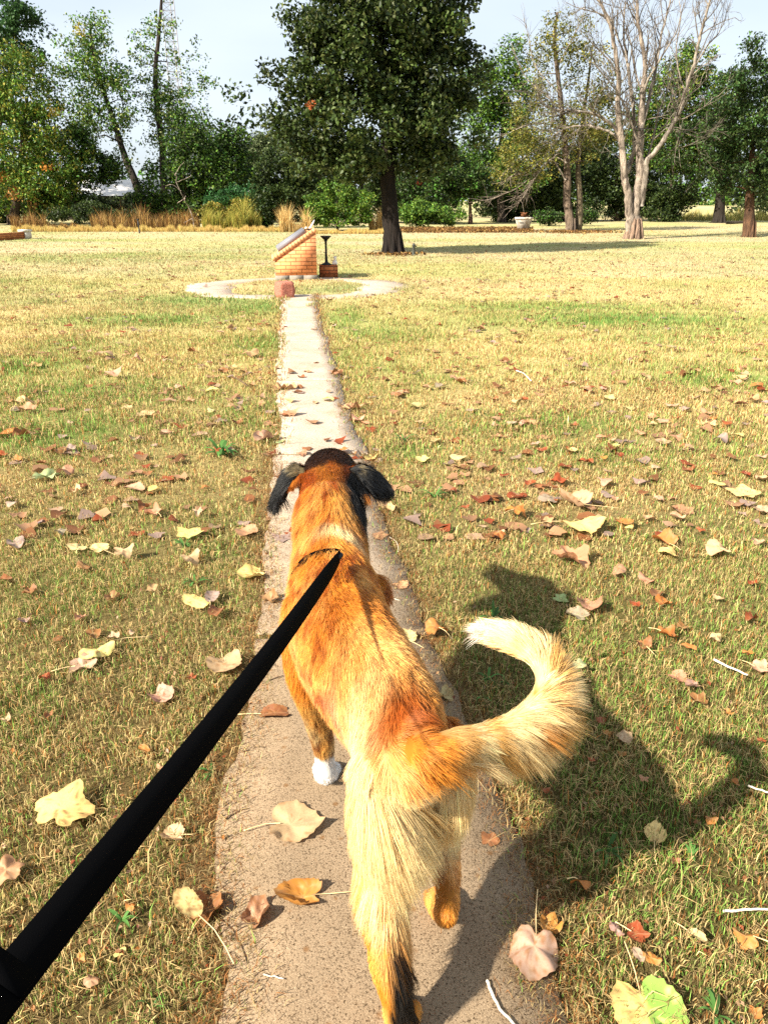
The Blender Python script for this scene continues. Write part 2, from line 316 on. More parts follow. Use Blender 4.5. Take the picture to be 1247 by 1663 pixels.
def grass():
    V = []; Q = []; T = []; CO = []; n0 = 0
    bands = [(.45, 1.2, 60000), (1.2, 2, 52000), (2, 3, 42000), (3, 4.5, 25000), (4.5, 6.5, 12500), (6.5, 9, 6000), (9, 12, 2700), (12, 16, 1300), (16, 24, 480), (24, 34, 110), (34, 50, 45)]
    for a, b, rho in bands:
        mg = .62 if b < 9 else .78; wx = mg * b + .7; N_ = int(rho * (b - a) * 2 * wx)
        y = rng.uniform(a, b, N_); x = rng.uniform(-wx, wx, N_)
        keep = np.abs(x) < mg * y + .7
        # turf is clumpy
        keep &= rng.uniform(0, 1, N_) < np.clip((fbm2(x, y, .09 if b < 5 else .3, 61, 2) - .25) * 2.8, .25, 1) * np.clip((fbm2(x, y, .5, 63, 3) - .20) * 3.2, .5, 1)
        l, r = edges(y); dl = np.minimum(np.abs(x - l), np.abs(x - r)); near_edge = (dl < .07 * min(1, 4 / b)) & (y < PEND) & (rng.uniform(0, 1, N_) < .75 * (1 - dl / .07))
        enc = on_path(x, y, .006) & ~((y > 11.5) & ~on_path(x, y, .17) & (fbm2(x, y, .5, 67, 2) > .5)) & ~(~on_path(x, y, .08) & (fbm2(x, y, .13, 66, 2) > .47) & (rng.uniform(0, 1, N_) < .45)); keep &= ~enc & ~near_edge
        x, y = x[keep], y[keep]; n = len(x); d = (a + b) / 2
        c, g = lawn(x, y)
        u = rng.uniform(0, 1, n) ** (1 + 0 * g)
        u = np.where(u < .30 * np.clip(g * 1.2 - .1, 0, 1), .45, u)
        cc = c.copy(); k = u < .30; cc[k] = STRAW * rng.uniform(.8, 1.45, (k.sum(), 1))
        k = (u > .30) & (u < .45 + .25 * g); cc[k] = (GREEN * .8 + OLIVE * .4) * rng.uniform(.7, 1.3, (k.sum(), 1))
        k = (u > .82); cc[k] = RUST * rng.uniform(.6, 1.6, (k.sum(), 1))
        mixf = np.clip((d - 5) / 10, 0, .75); cc = cc * (1 - mixf) + c * mixf
        cc *= (rng.uniform(.45, 1.5, (n, 1)) if d < 7 else rng.uniform(.7, 1.2, (n, 1)))
        cc *= np.interp(d, [1, 5, 9], [1.0, .98, 1.0])
        sz = max(1, d / 3.2) ** .72
        h = rng.gamma(5, .021 / 5, n) * (.8 + .5 * g) * min(sz, 1.8); wd = rng.uniform(.0011, .0030, n) * max(1, d / 2.4) ** .95
        lean = np.clip(rng.beta(1.6, 2.8, n), 0, .95)
        flat = rng.uniform(0, 1, n) < (.28 if d < 6 else .1); lean[flat] = .98; h[flat] *= 1.2; cc[flat] = (STRAW * .75 + RUST * .25) * rng.uniform(.35, 1.2, (flat.sum(), 1))
        z0 = np.where(flat, rng.uniform(.001, .012, n), 0)
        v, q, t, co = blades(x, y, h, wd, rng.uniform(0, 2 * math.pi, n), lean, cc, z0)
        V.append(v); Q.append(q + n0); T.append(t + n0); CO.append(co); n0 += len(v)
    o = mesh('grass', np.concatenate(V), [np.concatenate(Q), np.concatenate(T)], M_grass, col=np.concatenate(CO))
    tag(o, 'short dry mown grass of the lawn', 'grass', kind='stuff'); print('grass blades', n0 // 5)
    # thatch and dead bits along the path edges
    V = []; Q = []; T = []; CO = []; n0 = 0
    y = .5 + (PEND - .5) * rng.uniform(0, 1, 34000) ** 3.0; y = y[(y < 4.5) | (rng.uniform(0, 1, 34000) < .22)]; N_ = len(y)
    l, r = edges(y); sd = rng.uniform(0, 1, N_) < .5; off = rng.normal(.005, .055, N_); x = np.where(sd, l - off, r + off); d = y
    cc = np.where(rng.uniform(0, 1, (N_, 1)) < .5, RUST, STRAW * .65) * rng.uniform(.35, 1.25, (N_, 1))
    v, q, t, co = blades(x, y, rng.uniform(.008, .03, N_) * (1 + d / 6), rng.uniform(.001, .0022, N_) * np.maximum(1, d / 2.5), rng.uniform(0, 6.3, N_), np.full(N_, .985), cc, rng.uniform(.004, .018, N_))
    o = mesh('plant_debris', v, [q, t], M_grass, col=co); tag(o, 'dead grass stems and bits of leaf along the path edges', 'debris', kind='stuff')
grass()
# ------------------------------------------------------------------ the dog
def P3(px, py, z): return G(px, py, z)
def dog():
    # bones: name, points, radii (half widths x, half heights z)
    def loft(mb, pts, rx, rz, n=24, sub=5, up=(0, 0, 1)):
        pts = np.array(pts, float); k = np.arange(len(pts)); kk = np.linspace(0, len(pts) - 1, (len(pts) - 1) * sub + 1)
        def cr(a):
            a = np.array(a, float); i = np.clip(np.floor(kk).astype(int), 0, len(pts) - 2); t = kk - i
            p0 = a[np.clip(i - 1, 0, None)]; p1 = a[i]; p2 = a[i + 1]; p3 = a[np.clip(i + 2, None, len(pts) - 1)]
            if a.ndim > 1: t = t[:, None]
            return .5 * (2 * p1 + (p2 - p0) * t + (2 * p0 - 5 * p1 + 4 * p2 - p3) * t ** 2 + (3 * p1 - p0 - 3 * p2 + p3) * t ** 3)
        P = cr(pts); X = np.maximum(cr(rx), .003); Z = np.maximum(cr(rz), .003)
        tg = np.gradient(P, axis=0); tg /= np.linalg.norm(tg, axis=1)[:, None]
        u = np.array(up, float) - tg * (tg @ np.array(up, float))[:, None]; u /= np.linalg.norm(u, axis=1)[:, None]; s = np.cross(tg, u)
        th = np.linspace(0, 2 * math.pi, n, endpoint=False)
        v = P[:, None] + s[:, None] * (X[:, None] * np.cos(th))[..., None] + u[:, None] * (Z[:, None] * np.sin(th))[..., None]
        m = len(P); i = np.arange(m - 1)[:, None] * n; j = np.arange(n)[None]; kx = (j + 1) % n
        q = np.stack([i + j, i + kx, i + n + kx, i + n + j], -1).reshape(-1, 4)
        v = np.concatenate([v.reshape(-1, 3), [P[0] - tg[0] * min(X[0], Z[0]) * .6], [P[-1] + tg[-1] * min(X[-1], Z[-1]) * .6]]); e = (m - 1) * n
        t = np.concatenate([np.stack([(np.arange(n) + 1) % n, np.arange(n), np.full(n, m * n)], 1), np.stack([e + np.arange(n), e + (np.arange(n) + 1) % n, np.full(n, m * n + 1)], 1)])
        mb.add(v, q=q, t=t)
    mb = MB()
    torso = [(-.165, 1.98, .60), (-.16, 1.90, .575), (-.148, 1.80, .545), (-.125, 1.66, .53), (-.095, 1.50, .545), (-.045, 1.34, .565), (.008, 1.20, .575), (.036, 1.09, .58), (.052, 1.01, .60), (.058, .985, .615)]
    trx = [.07, .082, .094, .112, .112, .106, .090, .076, .052, .03]; trz = [.10, .135, .155, .160, .145, .125, .115, .105, .070, .035]
    loft(mb, torso, trx, trz)
    neck = [(-.145, 1.78, .58), (-.150, 1.87, .615), (-.157, 1.97, .655), (-.163, 2.08, .69), (-.165, 2.16, .71)]
    loft(mb, neck, [.090, .088, .088, .088, .08], [.115, .105, .095, .085, .075])
    head = [(-.165, 2.08, .700), (-.168, 2.15, .712), (-.170, 2.23, .700), (-.174, 2.29, .672), (-.178, 2.36, .640), (-.181, 2.43, .612), (-.182, 2.45, .606)]
    loft(mb, head, [.070, .082, .080, .062, .044, .040, .028], [.07, .078, .075, .056, .042, .036, .025])
    ears = {'L': [P3(490, 766, .745), P3(474, 774, .73), P3(461, 789, .70), P3(453, 802, .675), P3(450, 812, .662)],
            'R': [P3(568, 766, .75), P3(586, 773, .74), P3(604, 781, .722), P3(616, 788, .707), P3(624, 793, .698)]}
    loft(mb, ears['L'], [.046, .060, .052, .036, .018], [.016, .013, .012, .011, .008], up=(-1, -.3, .5))
    loft(mb, ears['R'], [.054, .074, .068, .042, .014], [.016, .014, .012, .011, .008], up=(.45, -.25, .85))
    legs = {
      'LF': ([(-.19, 1.66, .56), (-.205, 1.63, .46), (-.20, 1.60, .37), (-.18, 1.605, .26), (-.166, 1.61, .16), (-.162, 1.61, .085), (-.161, 1.60, .045)], [.055, .055, .046, .036, .029, .027, .032]),
      'RF': ([(-.05, 1.72, .56), (-.045, 1.74, .46), (-.05, 1.74, .38), (-.06, 1.82, .28), (-.07, 1.90, .18), (-.078, 1.94, .09), (-.08, 1.94, .045)], [.055, .055, .046, .036, .029, .027, .032]),
      'LH': ([(.018, 1.08, .58), (.010, 1.07, .49), (.006, 1.085, .41), (.0, 1.09, .34), (-.005, 1.04, .27), (.0, .985, .205), (.005, .955, .175), (.022, .935, .10), (.036, .92, .045)], [.066, .074, .068, .056, .044, .033, .031, .026, .030]),
      'RH': ([(.085, 1.10, .58), (.103, 1.12, .50), (.112, 1.17, .42), (.118, 1.21, .36), (.122, 1.18, .28), (.13, 1.11, .21), (.125, 1.065, .175), (.128, 1.13, .10), (.13, 1.18, .045)], [.056, .064, .060, .048, .034, .024, .023, .021, .027])}
    for k, (p, r) in legs.items(): loft(mb, p, r, [q * (1.15 if i < 4 else 1.05) for i, q in enumerate(r)], up=(0, 1, 0))
    # paws with toes
    for k, (x, y) in {'LF': (-.161, 1.625), 'RF': (-.08, 1.965), 'LH': (.036, .945), 'RH': (.13, 1.205)}.items():
        ball(mb, (x, y, .033), (.034, .042, .030), n=16, m=10)
        for t in (-.026, -.009, .009, .026): ball(mb, (x + t, y + .034 - abs(t) * .35, .022), (.0125, .022, .019), n=12, m=8)
    tail = [P3(694, 1224, .642), P3(735, 1212, .635), P3(785, 1200, .62), P3(835, 1180, .615), P3(872, 1150, .63), P3(890, 1112, .66), P3(880, 1075, .69), P3(850, 1050, .71), P3(818, 1036, .72), P3(795, 1030, .725)]
    loft(mb, [(.050, 1.05, .625)] + tail, [.032, .029, .030, .027, .026, .025, .024, .023, .022, .018, .010], [.032, .028, .030, .027, .026, .025, .024, .023, .022, .018, .010])
    raw = mb.build('dog_raw', None)
    md = raw.modifiers.new('r', 'REMESH'); md.mode = 'VOXEL'; md.voxel_size = .0065
    sm = raw.modifiers.new('s', 'SMOOTH'); sm.factor = .6; sm.iterations = 6
    dg = bpy.context.evaluated_depsgraph_get(); me = bpy.data.meshes.new_from_object(raw.evaluated_get(dg))
    bpy.data.objects.remove(raw)
    me.name = 'dog'; dogo = bpy.data.objects.new('dog', me); C.objects.link(dogo)
    tag(dogo, 'large ginger and cream long haired dog walking away along the path', 'dog')
    me.calc_loop_triangles()
    nv = len(me.vertices); V = np.empty(nv * 3, np.float32); me.vertices.foreach_get('co', V); V = V.reshape(-1, 3).astype(float)
    Nn = np.empty(nv * 3, np.float32); me.vertices.foreach_get('normal', Nn); Nn = Nn.reshape(-1, 3).astype(float)
    T = np.empty(len(me.loop_triangles) * 3, np.int32); me.loop_triangles.foreach_get('vertices', T); T = T.reshape(-1, 3)
    me.polygons.foreach_set('use_smooth', np.ones(len(me.polygons), bool))
    # --- bones used to know where a hair stands
    B = []
    def bones(tagn, pts, rad, kind):
        L = len(pts) - 1
        for i in range(L): B.append((np.array(pts[i], float), np.array(pts[i + 1], float), rad[i], rad[i + 1], kind, i / L, (i + 1) / L, tagn))
    bones('torso', torso, np.minimum(trx, trz), 0); bones('neck', neck, [.10, .098, .090, .078, .062], 1); bones('head', head, [.09, .095, .08, .055, .042, .036, .025], 2)
    bones('earL', ears['L'], [.02] * 5, 3); bones('earR', ears['R'], [.02] * 5, 4)
    for i, k in enumerate(('LF', 'RF', 'LH', 'RH')): bones(k, legs[k][0][1:], legs[k][1][1:], 5 + i)
    bones('tail', tail, [.03] * 10, 9)
    def locate(Q):
        best = np.full(len(Q), 1e9); kd = np.zeros(len(Q), int); par = np.zeros(len(Q)); tan = np.zeros((len(Q), 3)); ax = np.zeros((len(Q), 3))
        for a, b, ra, rb, kind, s0, s1, tn in B:
            d = b - a; L2 = d @ d; t = np.clip((Q - a) @ d / L2, 0, 1); c = a + t[:, None] * d
            dist = np.linalg.norm(Q - c, axis=1) - (ra + (rb - ra) * t)
            if kind in (3, 4): dist = dist - .004
            m = dist < best; best[m] = dist[m]; kd[m] = kind; par[m] = (s0 + (s1 - s0) * t)[m]; tan[m] = d / math.sqrt(L2); ax[m] = c[m]
        return kd, par, tan, ax
    tc_ = np.mean([tail[3], tail[4], tail[7], tail[8]], axis=0)
    O1, O2, RU, DK, CR, CR2, WH, BK = map(np.array, ((.66, .235, .026), (.77, .39, .095), (.32, .068, .008), (.10, .035, .012), (.86, .63, .30), (.66, .36, .10), (.90, .87, .80), (.004, .0035, .003)))
    def lerp(a, b, t): t = np.clip(t, 0, 1)[:, None]; return a * (1 - t) + b * t
    def look(p, n, kd, par, ax):
        """pigment, hair length, lift from the skin, for roots p"""
        Np = len(p); st = noise3(p * np.array([38, 9, 22]), 3); s2 = noise3(p * np.array([90, 22, 50]), 5); lo = noise3(p * 9, 8)
        col = lerp(O1, O2, (st - .38) * 2.4); col = lerp(col, RU, (s2 - .47) * 3.6 + (lo - .5) * 1.6); ln = np.full(Np, .034); lf = np.full(Np, .34)
        x, y, z = p.T
        tor = (kd == 0)
        dorsal = np.clip(n[:, 2], 0, 1)
        # saddle: rusty along the spine behind the withers and over the rump
        sad = np.exp(-((y - 1.40) / .17) ** 2) * dorsal ** 2 * (.35 + .9 * lo)
        rump = np.exp(-(((y - 1.07) / .075) ** 2 + ((x - .062) / .055) ** 2)) * dorsal * (.6 + .8 * lo)
        cc = lerp(col, RU * .5 + O1 * .5, sad * .9); cc = lerp(cc, RU, rump * 1.1 * np.clip((z - .64) / .03, 0, 1))
        loin = np.exp(-(((y - 1.10) / .13) ** 2 + ((x + .055) / .06) ** 2)) * (1 - rump); cc = lerp(cc, CR, loin * (.35 + st) * .95)
        loin2 = np.exp(-((y - 1.22) / .10) ** 2) * dorsal; cc = lerp(cc, O2, loin2 * .55)
        cc = lerp(cc, CR2, (.44 - z) / .08); cc = lerp(cc, CR, np.clip((1.08 - y) / .06, 0, 1) * np.clip((.63 - z) / .05 + (st - .5), 0, 1) * .9)
        col[tor] = cc[tor]; ln[tor] = (.036 + .012 * np.clip((1.15 - y) / .15, 0, 1) + .012 * np.clip((y - 1.72) / .1, 0, 1))[tor]
        ln = np.where(tor & (y < 1.02) & (z < .60), .022, ln); nk = kd == 1; cn = lerp(O1 * .95, O2, (st - .42) * 2.2); up_ = np.clip((y - 1.96) / .08, 0, 1); cn = lerp(cn, RU * 1.2, up_ * (.35 + .6 * s2)); cn = lerp(cn, RU, (s2 - .55) * 3)
        wp = np.exp(-(((y - 1.80) / .026) ** 2 + ((x + .115) / .055) ** 2)) * dorsal * (.5 + lo); cn = lerp(cn, CR * 1.1, wp * 1.9); cc = lerp(cc, CR * 1.1, wp * 1.9); col[tor] = cc[tor]; cn = lerp(cn, BK * .5 + DK * .35, np.clip((y - 2.10) / .03 * 1.2 + (st - .5) * 3.0, 0, 1) * np.clip(n[:, 2] * 2, 0, 1))
        bp = np.exp(-(((x + .065) / .05) ** 2 + ((y - 2.04) / .11) ** 2)) * np.clip(n[:, 0] * 1.5 + .6, 0, 1); cn = lerp(cn, BK, bp * 3.2)
        
        col[nk] = cn[nk]; ln[nk] = .052
        hd = kd == 2; ch = lerp(RU * .9, O1 * .6, (st - .4) * 2); ch = lerp(ch, BK * .5 + DK * .35, (y - 2.10) / .03 * 1.2 + (st - .5) * 3.0); ch = lerp(ch, BK, bp * 2.0); col[hd] = ch[hd]; ln[hd] = .020; lf[hd] = .28
        e = (kd == 3) | (kd == 4); ce = lerp(CR * .65, BK, (par + .17) * 4.2 + (s2 - .5) * 1.5); ce = lerp(ce, BK, (-n[:, 2] - .0) * 3); col[e] = ce[e]; ln[e] = .036 + .014 * par[e]; lf[e] = .18
        for k in (5, 6, 7, 8):
            m = kd == k; back = np.clip(-n[:, 1], 0, 1)
            if k < 7:
                c = lerp(O2 * .8, CR * .6, (st - .3) * 2); c = lerp(c, DK * 2, (s2 - .5) * 3 * (z < .3)); c = lerp(c, WH, (.125 - z) / .02); c = lerp(c, O1, (z - .33) / .06)
                l_ = np.where(z < .13, .016, .022) + .018 * back * (z > .15)
            else:
                c = lerp(O1, O2, (st - .4) * 2); c = lerp(c, CR, back * 1.9 * np.clip((z - .23) / .07, 0, 1)); c = lerp(c, CR, np.clip((z - .40) / .1, 0, 1) * .75 * np.clip(back + .35, 0, 1)); c = lerp(c, CR2, (s2 - .60) * 3.2)
                if k == 7: c = lerp(c, BK * 2, np.clip((x - .004) / .010, 0, 1) * np.clip((.26 - z) / .05, 0, 1) * np.clip((z - .06) / .03, 0, 1))
                else: c = lerp(c, RU * .7, np.clip(.2 - n[:, 0], 0, 1) * np.clip((.48 - z) / .1, 0, 1) * np.clip((z - .2) / .1, 0, 1)); c = lerp(c, RU, (s2 - .35) * 1.6 * np.clip((.30 - z) / .05, 0, 1)); c = lerp(c, DK, np.exp(-((z - .150) / .022) ** 2) * back)
                l_ = np.where(z < .23, .015, .026) + (.075 if k == 7 else .060) * np.clip(back * 1.3, 0, 1) * np.clip((z - .27) / .08, 0, 1) + .050 * (k == 7) * np.clip(back * .6 + n[:, 0] * 1.3, 0, 1) * (z > .09) * (z < .28)
            col[m] = c[m]; ln[m] = l_[m]; lf[m] = np.where(z[m] < .16, .15, .22)
        t = kd == 9; ct = lerp(CR, CR2, (st - .46) * 3.0); ct = lerp(ct, O1, (s2 - .62) * 3); ct = lerp(ct, lerp(O1, O2, (st - .3) * 1.6), np.clip((.07 - par) * 14, 0, 1)); ct = lerp(ct, O1, np.clip((.16 - par) * 7, 0, 1) * np.clip(n[:, 2] * 1.5, 0, 1) * .6); ct = lerp(ct, WH, (par - .86) * 5)
        outw = p - tc_; outw /= np.linalg.norm(outw, axis=1)[:, None]; ou = np.clip((n * outw).sum(1), 0, 1)
        col[t] = ct[t]; ln[t] = (.038 + .052 * np.clip(-n[:, 2] + .25, 0, 1) * np.clip((.6 - par) * 3, 0, 1) + .052 * ou * np.clip((par - .08) / .2, 0, 1) * np.sin(np.clip(par * .9 + .12, 0, 1) * math.pi) ** .5 + .012 * (par > .8))[t]; lf[t] = (.20 + .16 * ou)[t]
        bw = np.clip(1.5 - np.linalg.norm((p - np.array([.06, 1.0, .665])) / np.array([.075, .09, .075]), axis=1), 0, 1) * (np.isin(kd, (0, 7, 8)) | ((kd == 9) & (par < .06)))
        col = lerp(col, lerp(O1, O2, (st - .35) * 2.2 + (.62 - z) * 9 + (par > .04) * (kd == 9) * .5), bw * .85 * np.clip((z - .56) / .06 + (s2 - .5), 0, 1)); rr_ = np.clip(1.35 - np.linalg.norm((p - np.array([.045, 1.06, .69])) / np.array([.06, .085, .06]), axis=1), 0, 1); col = lerp(col, RU * 1.1, rr_ * (.5 + lo) * np.isin(kd, (0, 7, 8, 9)))
        return col, ln, lf
    def flow(p, n, kd, tan, ax, par):
        f = np.zeros_like(p); g = np.array([0, 0, -1.])
        m = kd == 0; f[m] = tan[m] + g * .75 * np.clip(1.1 - n[m, 2:3], 0, 1) + np.stack([n[m, 0] * .15, n[m, 0] * 0, n[m, 0] * 0], 1)
        m = kd == 1; f[m] = -tan[m] + g * .45; f[m, 0] += -.45 * np.sin((p[m, 1] - 1.85) * 8) * .6
        m = kd == 2; f[m] = -tan[m]
        m = (kd == 3) | (kd == 4); f[m] = tan[m] + g * .35
        m = (kd >= 5) & (kd <= 8); f[m] = g + np.array([0, -.10, 0])
        m = kd == 7; f[m] += np.array([.55, 0, 0]) * np.clip((p[m, 2:3] - .25) * 4, 0, 1) * (.35 + .9 * np.clip(-n[m, 1:2], 0, 1)) + np.array([.25, 0, 0]) * np.sin(p[m, 2:3] * 16)
        m = kd == 9; ow = p[m] - tc_; ow /= np.linalg.norm(ow, axis=1)[:, None]; ko = np.clip((par[m, None] - .10) / .22, 0, 1); f[m] = tan[m] * 1.0 + ow * .42 * ko + g * .45 * (1 - par[m, None])
        # near the rump the coat parts down over the thighs
        m = (kd == 0) & (p[:, 1] < 1.14); k = np.clip((1.14 - p[m, 1]) / .12, 0, 1)[:, None]; f[m] = f[m] * (1 - k * .7) + (g + np.array([0, -.35, 0])) * k * .9
        wb = (np.clip(-n[:, 1] * 1.7, 0, 1) * (((kd == 0) & (p[:, 1] < 1.12)) | ((kd == 9) & (par < .06))))[:, None]; f = f * (1 - wb) + np.array([.25, 0, -1.]) * wb
        wt_ = np.clip(1.35 - np.linalg.norm((p - np.array([.062, 1.0, .635])) / np.array([.075, .075, .085]), axis=1), 0, 1)[:, None]; wt_ = np.clip(wt_ * 1.8, 0, 1); gx = np.clip((p[:, 0] + .03) * 14, .15, 1.2); f = f * (1 - wt_) + np.stack([gx, -.05 + 0 * gx, -.75 + .1 * gx], 1) * wt_
        f += .45 * (np.stack([noise3(p * 14, 31), noise3(p * 14, 32), noise3(p * 14, 33)], 1) - .5) * 2 * (kd < 2)[:, None] + .28 * (np.stack([noise3(p * 45, 34), noise3(p * 45, 35), noise3(p * 45, 36)], 1) - .5) * 1.2
        return f
    kd, par, tan, ax = locate(V); colv, _, _ = look(V, Nn, kd, par, ax)
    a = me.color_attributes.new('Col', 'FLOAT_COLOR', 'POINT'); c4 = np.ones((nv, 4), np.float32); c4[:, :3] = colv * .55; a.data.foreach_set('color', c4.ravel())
    me.materials.clear(); me.materials.append(mat('dog_skin', .9, attr=True, spec=.05))
    # --- hair
    A = V[T]; ar = np.linalg.norm(np.cross(A[:, 1] - A[:, 0], A[:, 2] - A[:, 0]), axis=1) / 2; NH = int(ar.sum() * 300000); print('dog area', ar.sum(), 'hairs', NH)
    f = rng.choice(len(T), NH, p=ar / ar.sum()); r1 = np.sqrt(rng.uniform(0, 1, NH)); r2 = rng.uniform(0, 1, NH)
    wts = np.stack([1 - r1, r1 * (1 - r2), r1 * r2], 1)
    p = (A[f] * wts[..., None]).sum(1); n = (Nn[T[f]] * wts[..., None]).sum(1); n /= np.linalg.norm(n, axis=1)[:, None]
    kd, par, tan, ax = locate(p); col, ln, lf = look(p, n, kd, par, ax); fl = flow(p, n, kd, tan, ax, par)
    fl -= n * (fl * n).sum(1)[:, None]; fl /= np.linalg.norm(fl, axis=1)[:, None] + 1e-9
    rw = np.clip(1.5 - np.linalg.norm((p - np.array([.055, .99, .62])) / np.array([.10, .10, .10]), axis=1), 0, 1); lf = lf * (1 - .72 * rw)
    ln = ln * rng.uniform(.65, 1.15, NH); lf = np.clip(lf * rng.uniform(.6, 1.3, NH), .05, .9)
    dirv = fl * np.sqrt(1 - lf ** 2)[:, None] + n * lf[:, None]
    K = 6; s = np.linspace(0, 1, K); droop = np.array([0, 0, -.30]) * np.clip(ln / .06, .15, 1.6)[:, None]
    pts = p[:, None] - n[:, None] * .002 + ln[:, None, None] * (dirv[:, None] * s[None, :, None] + droop[:, None] * (s ** 2)[None, :, None])
    # clumps: strands lean to the strand that leads their lock
    tb = rng.normal(0, 1, (NH, 3)) * .06 * ln[:, None]; pts += tb[:, None] * (s ** 1.5)[None, :, None]
    lead = rng.choice(NH, NH // 20, replace=False); kt = kdtree.KDTree(len(lead))
    for i, l_ in enumerate(lead): kt.insert(p[l_], i)
    kt.balance(); own = np.array([lead[kt.find(q)[1]] for q in p])
    same = (np.abs(np.linalg.norm(p - p[own], axis=1)) < .03)
    cl = (.58 * s ** 1.4)[None, :, None] * same[:, None, None] * np.clip(ln / .05, .35, 1.0)[:, None, None] * rng.uniform(.6, 1.1, NH)[:, None, None]
    tip_off = pts[own] - p[own][:, None]
    tgt = p[own][:, None] + tip_off * (ln / ln[own])[:, None, None]
    pts = pts * (1 - cl) + tgt * cl
    pts[..., 2] = np.maximum(pts[..., 2], .015)
    lock = rng.uniform(.72, 1.2, NH)[own]; col = np.clip(col * (rng.uniform(.78, 1.18, NH) * lock)[:, None], 0, .93)
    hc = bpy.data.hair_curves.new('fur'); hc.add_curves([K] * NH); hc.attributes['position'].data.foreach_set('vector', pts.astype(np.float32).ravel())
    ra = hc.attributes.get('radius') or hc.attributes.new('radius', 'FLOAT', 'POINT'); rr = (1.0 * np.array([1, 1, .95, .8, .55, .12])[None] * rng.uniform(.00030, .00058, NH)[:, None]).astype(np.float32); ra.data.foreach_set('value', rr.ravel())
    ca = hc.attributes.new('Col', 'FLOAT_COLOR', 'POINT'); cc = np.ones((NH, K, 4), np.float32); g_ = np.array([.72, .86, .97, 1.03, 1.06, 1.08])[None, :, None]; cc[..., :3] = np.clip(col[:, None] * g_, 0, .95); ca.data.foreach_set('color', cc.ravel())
    mh = bpy.data.materials.new('dog_hair'); mh.use_nodes = True; t = mh.node_tree; nn = t.nodes; b = nn['Principled BSDF']; b.inputs['Roughness'].default_value = .45; b.inputs['Specular IOR Level'].default_value = .12
    at = nn.new('ShaderNodeAttribute'); at.attribute_name = 'Col'; t.links.new(at.outputs['Color'], b.inputs['Base Color'])
    hb = nn.new('ShaderNodeBsdfHairPrincipled'); hb.parametrization = 'COLOR'; hb.inputs['Roughness'].default_value = .35; hb.inputs['Radial Roughness'].default_value = .5; t.links.new(at.outputs['Color'], hb.inputs['Color'])
    ms = nn.new('ShaderNodeMixShader'); ms.inputs[0].default_value = .30; t.links.new(b.outputs[0], ms.inputs[1]); t.links.new(hb.outputs[0], ms.inputs[2]); t.links.new(ms.outputs[0], nn['Material Output'].inputs['Surface'])
    hc.materials.append(mh)
    ho = bpy.data.objects.new('fur', hc); C.objects.link(ho); ho.parent = dogo
    # face: eyes and nose (on the far side of the head)
    for sx in (-1, 1):
        m2 = MB(); ball(m2, (-.172 + sx * .050, 2.305, .695), (.013, .011, .013), c=(.02, .01, .005)); m2.build('eye', mat('dog_eye', .1, base=(.02, .01, .005), spec=.8), dogo, smooth=True)
    m2 = MB(); ball(m2, (-.183, 2.478, .620), (.021, .014, .016)); m2.build('nose', mat('dog_nose', .4, base=(.012, .01, .01), spec=.5), dogo, smooth=True)
    # collar: a black band round the neck
    m2 = MB(); c0 = np.array([-.132, 1.72, .548]); th = np.linspace(0, 2 * math.pi, 49); tx = np.array([0, .93, .36]); ux = np.array([0, -.36, .93]); sx = np.array([1., 0, 0])
    ring = [(c0 + sx * math.cos(a) * (.112 + e) + ux * math.sin(a) * (.151 + e) + tx * w_) for a in th for e, w_ in ((0, -.013), (0, .013), (.004, .013), (.004, -.013))]
    ring = np.array(ring); i = np.arange(48)[:, None] * 4; j = np.arange(4)[None]; k = (j + 1) % 4
    m2.add(ring, q=np.stack([i + j, i + k, i + 4 + k, i + 4 + j], -1).reshape(-1, 4)); m2.build('collar', M_web, dogo)
    return dogo
M_web = mat('black_webbing', .75, base=(.0015, .0015, .0018), spec=.02, bump=(900, .5, .001))
dog()
def leash():
    a = ZC(552, 903, 1.765); b = ZC(-45, 1670, .44); d = b - a; L = np.linalg.norm(d); d /= L
    n = 60; s = np.linspace(0, 1, n); P = a + d * L * s[:, None]; P[:, 2] -= .012 * np.sin(s * math.pi)
    view = P - np.array([0, 0, H]); view /= np.linalg.norm(view, axis=1)[:, None]
    w0 = np.cross(d, view); w0 /= np.linalg.norm(w0, axis=1)[:, None]; nn = np.cross(w0, d); nn /= np.linalg.norm(nn, axis=1)[:, None]
    tw = np.interp(s, [0, .05, .12, .3, 1], [.95, .7, .35, .1, -.06]) + .05 * np.sin(s * 9)
    wd = w0 * np.cos(tw)[:, None] + nn * np.sin(tw)[:, None]; nd = np.cross(wd, d); hw = .0150
    V = np.stack([P - wd * hw - nd * .0009, P + wd * hw - nd * .0009, P + wd * hw + nd * .0009, P - wd * hw + nd * .0009], 1).reshape(-1, 3)
    i = np.arange(n - 1)[:, None] * 4; j = np.arange(4)[None]; k = (j + 1) % 4
    m = MB(); m.add(V, q=np.stack([i + j, i + k, i + 4 + k, i + 4 + j], -1).reshape(-1, 4)); m.add(V[:4], q=[[0, 1, 2, 3]]); m.add(V[-4:], q=[[3, 2, 1, 0]])
    o = m.build('dog_leash', M_web); tag(o, 'black webbing leash running from the collar down to the lower left corner', 'leash')
    # stitched loop where the handle starts, and the snap hook on the collar
    m = MB(); M_ = Matrix((Vector(d), Vector(wd[-1]), Vector(nd[-1]))).transposed().to_4x4(); e = ZC(24, 1568, .468) + nd[-1] * .001; M_.translation = Vector(e)
    m.box((-.004, -.0152, -.0022), (.25, .0152, .0022), M=M_); m.box((.002, -.0156, -.003), (.016, .0156, .003), M=M_); m.build('handle', M_web, o)
    m = MB(); m.tube([a - d * .012, a + d * .02], [.007, .006], 10); m.build('snap_hook', mat('dark_metal', .35, base=(.03, .03, .03), metal=.8), o, smooth=True)
leash()
